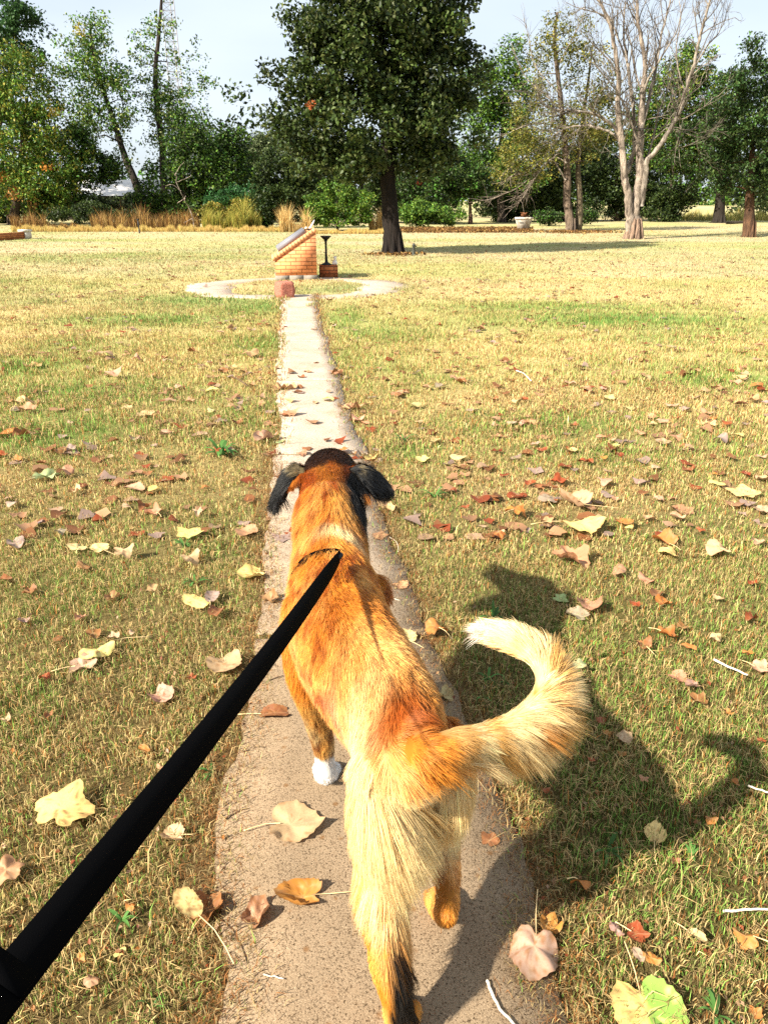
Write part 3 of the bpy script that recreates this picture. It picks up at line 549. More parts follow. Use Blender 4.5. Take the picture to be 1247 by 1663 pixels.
# ------------------------------------------------------------------ trees
def YB(py): return G(600, py)[1]
def bark(c): return np.array(c, float)
def limb(mb, pts, r0, r1, c, n=7, wob=.06, sub=4, jit=0.0):
    pts = np.array(pts, float); k = np.linspace(0, len(pts) - 1, (len(pts) - 1) * sub + 1); i = np.clip(k.astype(int), 0, len(pts) - 2); t = (k - i)[:, None]
    p0 = pts[np.clip(i - 1, 0, None)]; p1 = pts[i]; p2 = pts[i + 1]; p3 = pts[np.clip(i + 2, None, len(pts) - 1)]
    P = .5 * (2 * p1 + (p2 - p0) * t + (2 * p0 - 5 * p1 + 4 * p2 - p3) * t ** 2 + (3 * p1 - p0 - 3 * p2 + p3) * t ** 3)
    if jit: P[1:] += rng.normal(0, jit, P[1:].shape)
    s = np.linspace(0, 1, len(P)); rad = r0 * (1 - s) + r1 * s
    cc = np.array(c)[None] * rng.uniform(.65, 1.3, (len(P), 1)); mb.tube(P, rad, n, c=cc, wob=wob); return P, rad
def leafquads(P, size, cols, up=.35, aspect=.62):
    n = len(P); a = rng.normal(0, 1, (n, 3)); a /= np.linalg.norm(a, axis=1)[:, None]
    nn = rng.normal(0, 1, (n, 3)); nn[:, 2] = np.abs(nn[:, 2]) + up; b = np.cross(nn, a); b /= np.linalg.norm(b, axis=1)[:, None] + 1e-9; nn = np.cross(a, b)
    s = size[:, None]; v = np.stack([P - a * s * .5, P + b * s * aspect * .5 - a * s * .05, P + a * s * .5, P - b * s * aspect * .5 - a * s * .05], 1)
    v[:, 1] += nn * s * .13; v[:, 3] += nn * s * .13
    k = np.arange(n)[:, None] * 4
    return v.reshape(-1, 3), np.concatenate([k + [0, 1, 2], k + [0, 2, 3]]), np.repeat(cols, 4, 0)
def tree(name, label, cat, Y, trunk, r0, blobs, ncl, nlf, lsize, cols, barkc=(.10, .075, .055), cr=.45, group=None, accents=None, twigs=True, depth=.85, grow=None):
    """trunk: list of pixel points at distance Y (first on the ground); blobs: (px, py, rx, ry, weight) outline of the crown in pixels"""
    px0, py0 = trunk[0]; base = D(px0, py0, Y); base[2] = 0
    e = empty(name, base); tag(e, label, cat, group)
    W = [D(a, b, Y) for a, b in trunk]; W[0][2] = -.05
    k = Y * cp / F * 1.02
    wts = np.array([b[4] * b[2] * b[3] for b in blobs], float); wts /= wts.sum()
    idx = rng.choice(len(blobs), ncl, p=wts); cen = np.array([D(b[0], b[1], Y) for b in blobs]); rad = np.array([(b[2] * k, max(b[2], b[3]) * k * depth, b[3] * k) for b in blobs])
    u = rng.normal(0, 1, (ncl, 3)); u /= np.linalg.norm(u, axis=1)[:, None]; u *= (rng.uniform(.15, 1, ncl) ** .42)[:, None]
    cl = cen[idx] + u * rad[idx]; cl[:, 2] = np.maximum(cl[:, 2], .15)
    mb = MB()
    TP, TR = limb(mb, W, r0, r0 * .22, barkc, n=10, wob=.05)
    th = np.linspace(0, 2 * math.pi, 9)[:-1]
    for a in th: mb.tube([W[0] + np.array([math.cos(a) * r0 * 1.55, math.sin(a) * r0 * 1.35, -.03]), W[0] + np.array([math.cos(a) * r0 * .9, math.sin(a) * r0 * .95, .08]), W[0] + np.array([math.cos(a) * r0 * .72, math.sin(a) * r0 * .72, .7])], [r0 * .30, r0 * .30, r0 * .10], 6, c=barkc, wob=.1)
    # limbs reach out to the leaf clumps, each from the nearest wood already grown
    nodes = [p for p in TP[len(TP) // 3:]]; nr = [r for r in TR[len(TR) // 3:]]
    order = np.argsort([min(np.linalg.norm(c - p) for p in nodes[::2]) for c in cl])
    pick = order if ncl < 90 else np.sort(rng.choice(ncl, 90, replace=False)); pick = order[np.isin(order, pick)] if ncl >= 90 else order
    A = np.array(nodes); AR = np.array(nr)
    if twigs:
        for i in pick:
            dd = A - cl[i]; dist = np.linalg.norm(dd, axis=1) + np.clip(A[:, 2] - cl[i][2], 0, None) * .8 - AR * 2; j = int(np.argmin(dist)); d = cl[i] - A[j]; L = np.linalg.norm(d)
            if L < .15: continue
            mid = A[j] + d * .5 + np.array([0, 0, .10 * L]) + rng.normal(0, .06 * L, 3); r = min(AR[j] * .7, .02 + L * .022)
            P = np.array([A[j], A[j] * .6 + mid * .4, mid, mid * .45 + cl[i] * .55, cl[i]]); rr = np.linspace(r, max(r * .3, .008), 5)
            mb.tube(P, rr, 5, c=np.array(barkc), wob=.05, cap=False); A = np.concatenate([A, P[1:]]); AR = np.concatenate([AR, rr[1:]])
    o = mb.build('trunk', M_bark, e, smooth=True, loc=-Vector(base))
    # crown: many small leaves
    ci = rng.integers(0, ncl, ncl * nlf); sc = rng.uniform(.6, 1.35, ncl)
    off = rng.normal(0, 1, (len(ci), 3)); off /= np.linalg.norm(off, axis=1)[:, None] + 1e-9; off *= (rng.uniform(0, 1, len(ci)) ** .5 * cr * sc[ci])[:, None]; off[:, 2] *= .75
    P = cl[ci] + off; P[:, 2] = np.maximum(P[:, 2], .05)
    cset = np.array(cols); cc = cset[rng.integers(0, len(cset), len(P))] * rng.uniform(.6, 1.35, (len(P), 1)) * rng.uniform(.65, 1.35, ncl)[ci][:, None]
    if accents:
        for (ax, ay, ar, ac) in accents:
            a0 = D(ax, ay, Y); m = (np.hypot(P[:, 0] - a0[0], P[:, 2] - a0[2]) < ar * k) & (rng.uniform(0, 1, len(P)) < .75); cc[m] = np.array(ac) * rng.uniform(.6, 1.3, (m.sum(), 1))
    v, t, co = leafquads(P, lsize * rng.uniform(.6, 1.3, len(P)), cc)
    mesh('crown', v, [t], M_leaf, e, col=np.clip(co, 0, .9), loc=-Vector(base))
    return e
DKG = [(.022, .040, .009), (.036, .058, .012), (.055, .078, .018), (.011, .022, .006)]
MDG = [(.05, .13, .016), (.09, .18, .022), (.025, .06, .010), (.14, .22, .03)]
OLV = [(.15, .15, .025), (.11, .12, .02), (.20, .17, .03), (.07, .09, .02)]
YGR = [(.10, .16, .02), (.18, .21, .025), (.05, .09, .012), (.23, .20, .03)]
BRT = [(.09, .17, .02), (.13, .20, .02), (.06, .12, .015), (.17, .22, .03)]

tree('broadleaf_tree', 'big dark green round-crowned tree on a thick dark trunk just behind the brick monument', 'tree', YB(413),
     [(638, 413), (637, 385), (633, 340), (630, 290), (628, 240), (626, 180), (622, 110), (618, 40), (616, -40)], .30,
     [(620, 60, 120, 105, 1), (545, 115, 85, 60, 1), (700, 125, 78, 70, 1), (600, 205, 130, 65, 1.1), (705, 215, 80, 60, 1), (500, 130, 62, 22, 1), (478, 195, 36, 26, 1), (620, -70, 105, 80, .8), (555, 25, 78, 60, 1), (690, 15, 72, 60, 1), (560, 258, 80, 28, 1), (480, 245, 30, 22, .8), (500, 205, 50, 50, 1), (555, 268, 85, 24, 1), (685, 255, 60, 24, .9), (755, 90, 25, 18, 1), (500, 70, 35, 16, 1)],
     400, 165, .135, DKG + [(.085, .10, .03), (.05, .08, .015)], barkc=(.016, .013, .011), cr=.50, accents=[(512, 177, 8, (.42, .12, .04))])
tree('poplar_tree', 'leaning poplar with twin dark trunks and a sparse green crown left of the tallest poplar', 'tree', 58,
     [(240, 346), (222, 300), (206, 262), (193, 222), (183, 190), (168, 145), (152, 95), (147, 40)], .30,
     [(148, 55, 34, 34, .6), (165, 110, 38, 42, 1), (128, 125, 32, 45, .6), (192, 165, 26, 42, 1), (105, 85, 20, 45, .12), (170, 200, 40, 30, .8), (135, 185, 30, 35, 1), (215, 245, 14, 25, .3)], 190, 46, .20, MDG + [(.2, .22, .06)], cr=.75, barkc=(.06, .05, .04), accents=[(135, 50, 10, (.4, .33, .06))])
tree('poplar_tree', 'tall thin-crowned poplar with upright bare-looking limbs reaching the top edge beside the lattice mast', 'tree', 60,
     [(268, 346), (266, 290), (264, 235), (258, 190), (254, 145), (253, 110), (258, 60), (262, 10), (262, -20)], .30,
     [(238, 95, 28, 38, .9), (262, 20, 24, 34, .55), (252, 150, 34, 40, .8), (312, 110, 32, 48, .42), (330, 140, 18, 35, .3), (285, 175, 45, 35, .9), (240, 60, 14, 18, .4), (300, 60, 18, 22, .15), (285, 215, 50, 35, 1)], 200, 34, .20, MDG + [(.24, .26, .09)], cr=.7, barkc=(.07, .055, .045))
tree('dark_tree', 'dark green tree with a rounded top in the upper left corner', 'tree', 62, [(-20, 352), (-10, 250), (10, 150), (28, 60)], .35,
     [(30, 50, 38, 48, 1), (5, 90, 50, 50, 1), (55, 75, 14, 12, .5), (-30, 150, 60, 90, 1)], 170, 80, .26, [(.022, .055, .014), (.03, .075, .02), (.04, .09, .02)], cr=.8)
tree('yellowing_tree', 'broad yellow-green tree with scattered orange leaves filling the left edge', 'tree', 52, [(20, 356), (30, 300), (38, 230), (45, 160)], .32,
     [(35, 150, 62, 60, 1), (75, 210, 52, 60, 1), (20, 240, 70, 70, 1), (110, 255, 40, 45, .8), (60, 300, 70, 50, 1), (-40, 260, 60, 90, .8), (75, 120, 22, 22, .6)], 360, 80, .19, YGR + MDG, cr=.75, accents=[(20, 290, 9, (.32, .14, .03)), (45, 315, 11, (.30, .14, .03)), (100, 185, 8, (.35, .25, .03)), (93, 272, 6, (.5, .2, .03)), (60, 335, 12, (.3, .16, .05))])
tree('dark_tree', 'dark low tree under the leaning poplar in front of the shed', 'tree', 54, [(125, 354), (122, 310), (130, 260), (140, 225)], .22,
     [(150, 275, 42, 28, 1), (185, 268, 26, 20, .8), (125, 235, 35, 30, .8), (100, 325, 50, 25, 1), (60, 345, 30, 14, .6)], 170, 70, .19, MDG + DKG, cr=.65)
tree('leafy_tree', 'bushy green tree growing round the foot of the tallest poplar', 'tree', 56, [(300, 354), (300, 310), (298, 260), (300, 215)], .22,
     [(300, 225, 48, 38, 1), (320, 265, 48, 50, 1), (270, 300, 40, 42, 1), (350, 290, 40, 45, 1), (285, 335, 60, 22, 1), (235, 325, 25, 22, .6)], 280, 75, .19, DKG + MDG, cr=.7)
tree('leafy_tree', 'small light-topped tree between the poplars and the big dark tree', 'tree', 58, [(378, 354), (377, 310), (376, 260), (376, 225)], .18,
     [(377, 230, 24, 22, 1), (365, 260, 32, 30, 1), (400, 275, 30, 28, 1), (385, 310, 40, 35, 1), (350, 245, 16, 25, .6)], 170, 72, .19, MDG + DKG, cr=.6)
tree('pale_tree', 'pale grey-green tree top showing behind the left side of the big dark tree', 'tree', 62, [(430, 350), (432, 300), (434, 260)], .18,
     [(440, 225, 20, 14, 1), (425, 245, 28, 22, 1), (455, 250, 30, 25, 1), (420, 290, 28, 30, 1)], 110, 66, .2, [(.18, .21, .10), (.12, .16, .06), (.07, .10, .03)], cr=.6)
tree('dark_tree', 'dark shrubby tree just left of the bright green bush', 'tree', 46, [(462, 360), (462, 320), (465, 280)], .18,
     [(455, 285, 38, 38, 1), (480, 320, 40, 30, 1), (435, 320, 28, 38, 1), (500, 270, 40, 30, 1)], 200, 75, .17, DKG, cr=.5)
tree('green_tree', 'bright green topped tree right behind the big dark tree', 'tree', 58, [(815, 352), (812, 300), (815, 220), (820, 150)], .3,
     [(822, 112, 36, 38, 1), (790, 150, 40, 45, 1), (835, 160, 42, 50, 1), (800, 220, 60, 50, 1), (780, 280, 60, 40, 1), (845, 270, 50, 50, 1)], 330, 70, .2, BRT[:3] + MDG + DKG[:2], cr=.75)
tree('thin_tree', 'olive thin-crowned tree with two trunks and drooping bare twigs beside the white planter', 'tree', YB(376),
     [(926, 376), (924, 350), (920, 325), (921, 290), (918, 240), (912, 180), (905, 120), (900, 60), (905, 20)], .25,
     [(905, 90, 42, 55, .45), (870, 110, 38, 50, .30), (925, 60, 36, 45, .38), (880, 200, 62, 48, .9), (850, 260, 62, 34, .9), (920, 220, 60, 50, .9), (965, 200, 45, 55, .8), (960, 120, 45, 50, .4), (820, 280, 30, 20, .7)], 400, 44, .12, OLV, cr=.5, barkc=(.19, .14, .10))
tree('green_tree', 'green tree with a ragged top showing behind the bare tree on its right side', 'tree', 60, [(1090, 352), (1090, 300), (1100, 200)], .3,
     [(1120, 110, 38, 34, 1), (1085, 160, 50, 50, 1), (1135, 165, 45, 45, 1), (1100, 225, 70, 50, 1), (1060, 215, 45, 50, 1)], 320, 70, .2, MDG + OLV[:2] + DKG[:1], cr=.75)
tree('dark_tree', 'dark tree on a thick black trunk between the bare tree and the right edge tree', 'tree', YB(362), [(1166, 362), (1168, 330), (1170, 290), (1172, 240), (1174, 180)], .42,
     [(1172, 210, 55, 50, 1), (1130, 250, 60, 50, 1), (1190, 150, 40, 40, 1), (1150, 300, 40, 12, .6), (1200, 280, 50, 30, .8)], 240, 80, .17, DKG + MDG[:1], cr=.55, barkc=(.03, .025, .02))
tree('broadleaf_tree', 'dark glossy tree with a short brown trunk at the right edge', 'tree', YB(385), [(1215, 385), (1216, 350), (1217, 310), (1220, 260), (1222, 200)], .27,
     [(1214, 85, 20, 18, .8), (1232, 120, 45, 40, 1), (1225, 190, 68, 60, 1), (1215, 260, 66, 45, 1), (1290, 200, 60, 110, .9), (1180, 215, 28, 45, .7), (1225, 305, 50, 16, .8)], 330, 80, .13, DKG + [(.04, .09, .02), (.06, .12, .03)], cr=.42, barkc=(.13, .07, .04))
tree('dark_tree', 'shaded dark tree filling the gap between the thin tree and the bare tree', 'tree', 62, [(1002, 350), (1002, 320), (1000, 270)], .22,
     [(990, 250, 60, 45, 1), (1010, 300, 60, 22, 1), (960, 290, 45, 30, 1), (1050, 300, 50, 32, 1)], 230, 75, .2, DKG, cr=.7, barkc=(.18, .12, .08))
tree('dark_tree', 'shaded dark tree low behind the white planter', 'tree', 60, [(880, 352), (880, 320), (875, 280)], .22,
     [(870, 305, 55, 36, 1), (905, 300, 40, 42, 1), (830, 330, 50, 20, 1), (950, 335, 30, 14, .8)], 220, 75, .2, DKG, cr=.7)
tree('dark_tree', 'shaded dark tree right of the big trunk', 'tree', 54, [(764, 354), (763, 330), (762, 300)], .14,
     [(700, 300, 60, 35, 1), (745, 285, 45, 35, 1), (690, 335, 50, 22, 1), (790, 300, 30, 26, .8)], 230, 75, .18, DKG + MDG[:1], cr=.6, barkc=(.1, .06, .04), accents=[(668, 272, 4, (.20, .03, .02)), (680, 296, 5, (.22, .03, .02))])
tree('dark_tree', 'shaded dark tree behind the bright green bush', 'tree', 56, [(590, 354), (590, 320), (585, 280)], .16,
     [(590, 290, 60, 38, 1), (530, 290, 50, 35, 1), (620, 335, 40, 20, 1), (640, 300, 40, 40, 1)], 230, 75, .19, DKG, cr=.65)
def bush(name, label, Y, blobs, ncl, nlf, ls, cols, cr=.3):
    return tree(name, label, 'bush', Y, [(blobs[0][0], G(0, 0)[1] * 0 + PYof(Y)), (blobs[0][0] + 2, PYof(Y) - 12), (blobs[0][0] - 2, blobs[0][1])], .05, blobs, ncl, nlf, ls, cols, cr=cr)
def PYof(Y):
    # pixel row of the ground at distance Y
    d = (H * cp - Y * sp * 1.0); zc = Y * cp + H * sp; return CY + F * (H * cp - Y * sp) / zc
bush('bush', 'bright green bush of upright leafy stems between the monument and the big trunk', 42, [(548, 325, 26, 26, 1), (520, 340, 26, 24, 1), (583, 334, 22, 26, 1), (550, 355, 55, 12, 1), (535, 304, 12, 13, .9), (566, 312, 14, 14, .8), (508, 325, 10, 14, .6), (600, 325, 8, 18, .6)], 200, 70, .12, BRT + MDG[:2], cr=.30)
bush('bush', 'yellow-green weedy bush at the left of the lawn beyond the mast', 47, [(395, 345, 32, 20, 1), (350, 350, 24, 18, .9), (410, 350, 18, 18, .7)], 130, 60, .12, [(.22, .20, .03), (.14, .17, .02), (.30, .22, .04)], cr=.3)
bush('bush', 'small dark leafy bush left of the tan reeds', 46, [(428, 352, 16, 18, 1), (440, 330, 12, 12, .6)], 60, 60, .12, DKG + MDG[:1], cr=.28)
bush('bush', 'bright emerald shrubs high behind the yellow-green weedy bush', 52, [(405, 315, 36, 14, 1), (360, 322, 28, 12, .9)], 100, 60, .13, [(.03, .10, .025), (.04, .13, .03), (.02, .07, .02)], cr=.35)
bush('bush', 'low green bush directly right of the big trunk', 44, [(682, 345, 34, 18, 1), (725, 350, 30, 14, .7), (660, 352, 20, 12, .8)], 130, 60, .13, MDG + BRT[:2], cr=.32)
bush('bush', 'dark ivy-like shrub behind the white planter', 50, [(890, 352, 24, 10, 1), (945, 352, 22, 9, .8)], 70, 60, .13, DKG + MDG[:1], cr=.35)
bush('bush', 'dark low bush at the left below the yellowing tree', 50, [(150, 345, 40, 14, 1), (95, 350, 24, 10, .9), (200, 350, 30, 10, .6)], 120, 60, .13, DKG, cr=.35)

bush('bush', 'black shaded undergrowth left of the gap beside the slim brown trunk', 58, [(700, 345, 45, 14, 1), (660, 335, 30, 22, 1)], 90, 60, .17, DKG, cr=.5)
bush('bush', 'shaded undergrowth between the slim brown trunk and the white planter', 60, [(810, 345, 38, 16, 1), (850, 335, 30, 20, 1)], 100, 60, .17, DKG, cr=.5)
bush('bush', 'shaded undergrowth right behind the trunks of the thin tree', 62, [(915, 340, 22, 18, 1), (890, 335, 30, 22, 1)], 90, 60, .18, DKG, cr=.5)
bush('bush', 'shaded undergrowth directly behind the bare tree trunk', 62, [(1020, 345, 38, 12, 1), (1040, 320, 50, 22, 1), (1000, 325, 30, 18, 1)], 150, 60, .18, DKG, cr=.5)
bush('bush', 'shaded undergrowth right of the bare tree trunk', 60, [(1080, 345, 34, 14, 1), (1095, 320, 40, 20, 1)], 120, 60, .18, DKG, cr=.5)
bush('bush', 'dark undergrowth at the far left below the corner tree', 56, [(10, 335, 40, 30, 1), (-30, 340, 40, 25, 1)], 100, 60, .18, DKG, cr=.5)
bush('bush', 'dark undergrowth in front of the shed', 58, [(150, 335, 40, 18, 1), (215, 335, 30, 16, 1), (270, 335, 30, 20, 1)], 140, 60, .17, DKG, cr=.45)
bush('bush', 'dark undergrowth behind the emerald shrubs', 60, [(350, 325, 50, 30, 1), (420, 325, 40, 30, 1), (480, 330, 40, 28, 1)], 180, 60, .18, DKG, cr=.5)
# the far-off wood that closes the view behind the near trees
def far_wood():
    P = []; cc = []
    for k in range(560):
        x = rng.uniform(-75, 70); y = rng.uniform(68, 84)
        gap = any(abs(x - D(gx, 340, y)[0]) < gw for gx, gw in ((755, 1.3), (955, 2.4), (1140, 3.6)))
        if gap and rng.uniform() < .97: zt0 = 4.0
        else: zt0 = .3
        left = x < -12; zt = (8.5 if left else 10.5) * rng.uniform(.45, 1) * (.8 + .4 * math.sin(x * .35)) ; 
        if -26 < x < -19: zt = min(zt, 4.5)
        n = 90; q = rng.normal(0, 1, (n, 3)); q /= np.linalg.norm(q, axis=1)[:, None]; zc = rng.uniform(zt0, max(zt, zt0 + .5))
        P.append(np.array([x, y, zc]) + q * np.array([1.6, 1.4, 1.1]) * rng.uniform(.3, 1, (n, 1))); cc.append(np.array(DKG)[rng.integers(0, 4, n)] * rng.uniform(.5, 1.3))
    P = np.concatenate(P); P = P[P[:, 2] > .05]; cc = np.concatenate(cc)[:len(P)]
    v, t, co = leafquads(P, .42 * rng.uniform(.6, 1.3, len(P)), cc); o = mesh('far_wood', v, [t], M_leaf, col=co); tag(o, 'mass of dark trees behind the first row of trees', 'wood', kind='stuff')
    P = []; cc = []
    for k in range(700):
        x = rng.uniform(-240, 260); y = rng.uniform(230, 260); zt = rng.uniform(2, 13) * (.7 + .3 * math.sin(x * .05)); n = 60; q = rng.normal(0, 1, (n, 3)); q /= np.linalg.norm(q, axis=1)[:, None]
        P.append(np.array([x, y, zt * .6]) + q * np.array([5, 4, 3.5])); cc.append(np.array(MDG)[rng.integers(0, 4, n)] * rng.uniform(.6, 1.3))
    P = np.concatenate(P); cc = np.concatenate(cc); m = P[:, 2] > 0; P, cc = P[m], cc[m]
    v, t, co = leafquads(P, 1.3 * rng.uniform(.6, 1.3, len(P)), cc); o = mesh('distant_treeline', v, [t], M_leaf, col=co); tag(o, 'line of trees far beyond the lawn', 'treeline', kind='stuff')
far_wood()

# the bare tree, traced limb by limb with real depth
def bare_tree():
    Y = YB(388); e = empty('bare_tree', D(1027, 388, Y) * [1, 1, 0]); tag(e, 'leafless pale-barked tree with forked trunk and many upright branches', 'tree')
    mb = MB(); lw = MB(); BC = (.34, .285, .23); U = F / (Y * cp)
    L = [([(1023,392),(1022,365),(1021,335),(1017,305),(1013,280),(1008,225),(1003,180),(1004,130),(998,80),(990,40),(975,5),(965,-30)], .20, .03, -.3),
     ([(1032,392),(1031,365),(1030,340),(1036,305),(1038,280),(1038,250),(1040,210),(1043,150),(1047,110),(1040,60),(1034,20),(1036,-30)], .24, .03, .2),
     ([(1040,335),(1047,295),(1050,262),(1062,248),(1085,215),(1100,185),(1112,150),(1125,110),(1132,75),(1140,45),(1150,10),(1155,-20)], .12, .03, -.8),
     ([(1012,285),(1022,268),(1030,230),(1026,160),(1018,100),(1012,50),(1015,0)], .11, .025, 1.0),
     ([(1008,228),(995,205),(975,190),(955,183),(930,180),(905,178),(885,172),(872,150)], .075, .015, -1.2),
     ([(1006,228),(988,213),(960,205),(930,205),(905,215),(890,225)], .06, .012, .8),
     ([(1040,212),(1050,175),(1058,140),(1066,100),(1075,50),(1088,0),(1092,-30)], .09, .02, 1.4),
     ([(1125,112),(1150,72),(1170,48),(1183,8)], .035, .008, -.3),
     ([(1094,196),(1104,190),(1097,176),(1089,164)], .035, .012, -.4),
     ([(1089,164),(1084,172),(1083,180)], .015, .008, 0),
     ([(1043,150),(1056,122),(1076,88),(1098,50),(1110,5)], .05, .012, -1.0),
     ([(1018,100),(1002,60),(985,20),(960,-10)], .04, .012, .8),
     ([(1100,188),(1104,212),(1102,245),(1105,272)], .018, .005, -.2),
     ([(1062,225),(1085,207),(1110,210),(1135,218)], .03, .006, .5),
     ([(1046,270),(1030,215),(1012,170),(995,140),(970,110),(950,70)], .05, .01, -1.4),
     ([(1043,160),(1030,110),(1022,60),(1005,10)], .045, .01, 1.0),
     ([(1004,130),(990,100),(970,80),(952,60),(945,30)], .035, .008, -.8),
     ([(1112,150),(1100,110),(1098,70),(1105,30),(1100,-10)], .035, .008, .8),
     ([(1038,290),(1055,240),(1068,190),(1085,140),(1100,100)], .05, .012, 1.5)]
    segs = []
    for k, (pp, r0, r1, dd) in enumerate(L):
        s = np.linspace(0, 1, len(pp)); P = np.array([D(a, b, Y) for a, b in pp]); P[:, 1] += dd * s * 1.2; P[:, 0] *= 1 + dd * s * 1.2 / Y; P[:, 2] = H + (P[:, 2] - H) * (1 + dd * s * 1.2 / Y)
        if k < 2: P[0, 2] = -.05
        c = BC if k > 1 else (.36, .29, .23)
        PP, RR = limb(mb, P, r0, r1, c, n=9 if k < 3 else 6, wob=.09 if k < 3 else .04, sub=5, jit=.012)
        segs.append((PP, RR))
    def sprout(p, d, Ln, r, lev):
        n = 5; P = [p]; dd = d / np.linalg.norm(d)
        for i in range(n - 1): dd = dd + rng.normal(0, .20, 3) + np.array([0, 0, .07 if lev < 9 else -.1]); dd /= np.linalg.norm(dd); P.append(P[-1] + dd * Ln / (n - 1))
        P = np.array(P); mb.tube(P, np.linspace(r, max(r * .35, .004), n), 4 if lev else 5, c=np.array(BC) * rng.uniform(.35, 1.0), cap=False)
        if lev < 2:
            for i in range(rng.integers(2, 5)): j = rng.integers(1, n); a = rng.normal(0, 1, 3); a[1] *= .7; a /= np.linalg.norm(a); sprout(P[j], dd + a * .75, Ln * rng.uniform(.35, .65), r * .5, lev + 1)
    for k, (PP, RR) in enumerate(segs):
        if k in (9, 12): continue
        m = len(PP); st = int(m * (.42 if k < 3 else .3))
        for i in range(st, m - 1):
            if rng.uniform() < (.8 if k not in (0, 1) else .65):
                t = PP[i + 1] - PP[i]; t /= np.linalg.norm(t); a = rng.normal(0, 1, 3); a /= np.linalg.norm(a); up = np.array([0, 0, .35]) if PP[i][2] > 4.6 else np.array([0, 0, -.1])
                sprout(PP[i], t * .75 + a * .7 + up, rng.uniform(.5, 1.7), min(RR[i] * .5, .028), 0)
    for i in range(16): sprout(D(*[(950,183),(930,205),(975,190),(960,205),(905,178),(895,215),(990,212),(1100,210),(1110,212),(1085,207),(940,182),(915,208),(1128,217),(1104,240),(1060,250),(885,172)][i], Y), np.array([rng.uniform(-1, .2) if i not in (7, 8, 9, 12, 13) else rng.uniform(0, .8), rng.uniform(-.4, .4), rng.uniform(-.9, .3)]), rng.uniform(.9, 1.8), .016, 0)
    for a in np.linspace(0, 6.28, 10): b0 = D(1028, 388, Y); rr = np.array([math.cos(a), math.sin(a), 0]); mb.tube([b0 * [1, 1, 0] + rr * .36 - [0, 0, .05], b0 * [1, 1, 0] + rr * .30 + [0, 0, .2], b0 * [1, 1, 0] + rr * .2 + [0, 0, .8]], [.10, .10, .05], 6, c=(.30, .20, .14), wob=.12)
    mb.build('trunk', M_bark, e, smooth=True, loc=-Vector(D(1027, 388, Y) * [1, 1, 0]))
bare_tree()
# drooping pale twigs on the left side of the thin tree, and its second trunk
def thin_tree_wood():
    e = bpy.data.objects['thin_tree']; Y = YB(376); mb = MB(); base = e.location
    limb(mb, [D(938, 377, Y + .3) * [1, 1, 0], D(940, 350, Y + .3), D(941, 320, Y + .3), D(938, 270, Y + .4), D(945, 200, Y + .8), D(955, 130, Y + 1), D(962, 70, Y + 1.4)], .22, .03, (.20, .16, .10), n=9, wob=.08)
    for pp, r in (([(918, 292), (905, 270), (900, 262), (897, 250)], .05), ([(920, 265), (900, 255), (880, 272), (865, 290), (850, 320), (828, 342)], .045), ([(905, 250), (885, 265), (868, 290), (855, 305), (840, 330)], .03), ([(912, 240), (880, 262), (850, 282), (835, 283), (815, 300)], .035), ([(900, 255), (870, 280), (840, 305), (800, 322), (782, 326)], .03), ([(905, 230), (870, 245), (840, 262), (810, 290)], .03), ([(918, 210), (880, 200), (850, 205), (815, 222)], .04), ([(915, 180), (880, 150), (850, 120), (830, 70)], .035), ([(908, 150), (870, 110), (858, 60), (850, 30)], .03), ([(905, 110), (925, 70), (945, 30), (950, -5)], .03), ([(880, 272), (862, 300), (850, 315), (835, 320)], .02)):
        PP, RR = limb(mb, [D(a, b, Y - .5 + rng.uniform(-.4, .4)) for a, b in pp], r, r * .3, (.42, .35, .28), n=5, sub=3, wob=.03)
        for i in range(3, len(PP) - 1):
            for q in range(3):
                d = (PP[i + 1] - PP[i]); d /= np.linalg.norm(d); d = d + rng.normal(0, .55, 3); Pq = [PP[i]]
                for z in range(3): d = d + rng.normal(0, .15, 3) + [0, 0, -.05]; Pq.append(Pq[-1] + d / np.linalg.norm(d) * rng.uniform(.15, .4))
                mb.tube(Pq, [.012, .009, .007, .004], 3, c=np.array((.36, .29, .22)) * rng.uniform(.5, 1.1), cap=False)
    mb.build('branches', M_bark, e, smooth=True, loc=-base)
thin_tree_wood()

def sapling():
    Y = YB(374); e = empty('bare_sapling', D(316, 374, Y) * [1, 1, 0]); tag(e, 'thin white leafless sapling among the brown weeds', 'tree'); mb = MB(); b = e.location
    for pp, r in (([(317, 375), (313, 355), (307, 338), (300, 325), (302, 318)], .032), ([(300, 325), (294, 310), (287, 296), (285, 285), (275, 275)], .022), ([(302, 322), (292, 328), (288, 330)], .03), ([(287, 296), (300, 290), (312, 285)], .02), ([(285, 285), (292, 272), (300, 262)], .02), ([(294, 310), (280, 300), (268, 302)], .02), ([(313, 355), (300, 362)], .02)):
        limb(mb, [D(a, c, Y) + [0, rng.uniform(-.2, .2), 0] for a, c in pp], r, r * .4, (.38, .31, .25), n=5, jit=.01)
    mb.build('trunk', M_bark, e, smooth=True, loc=-b)
sapling()

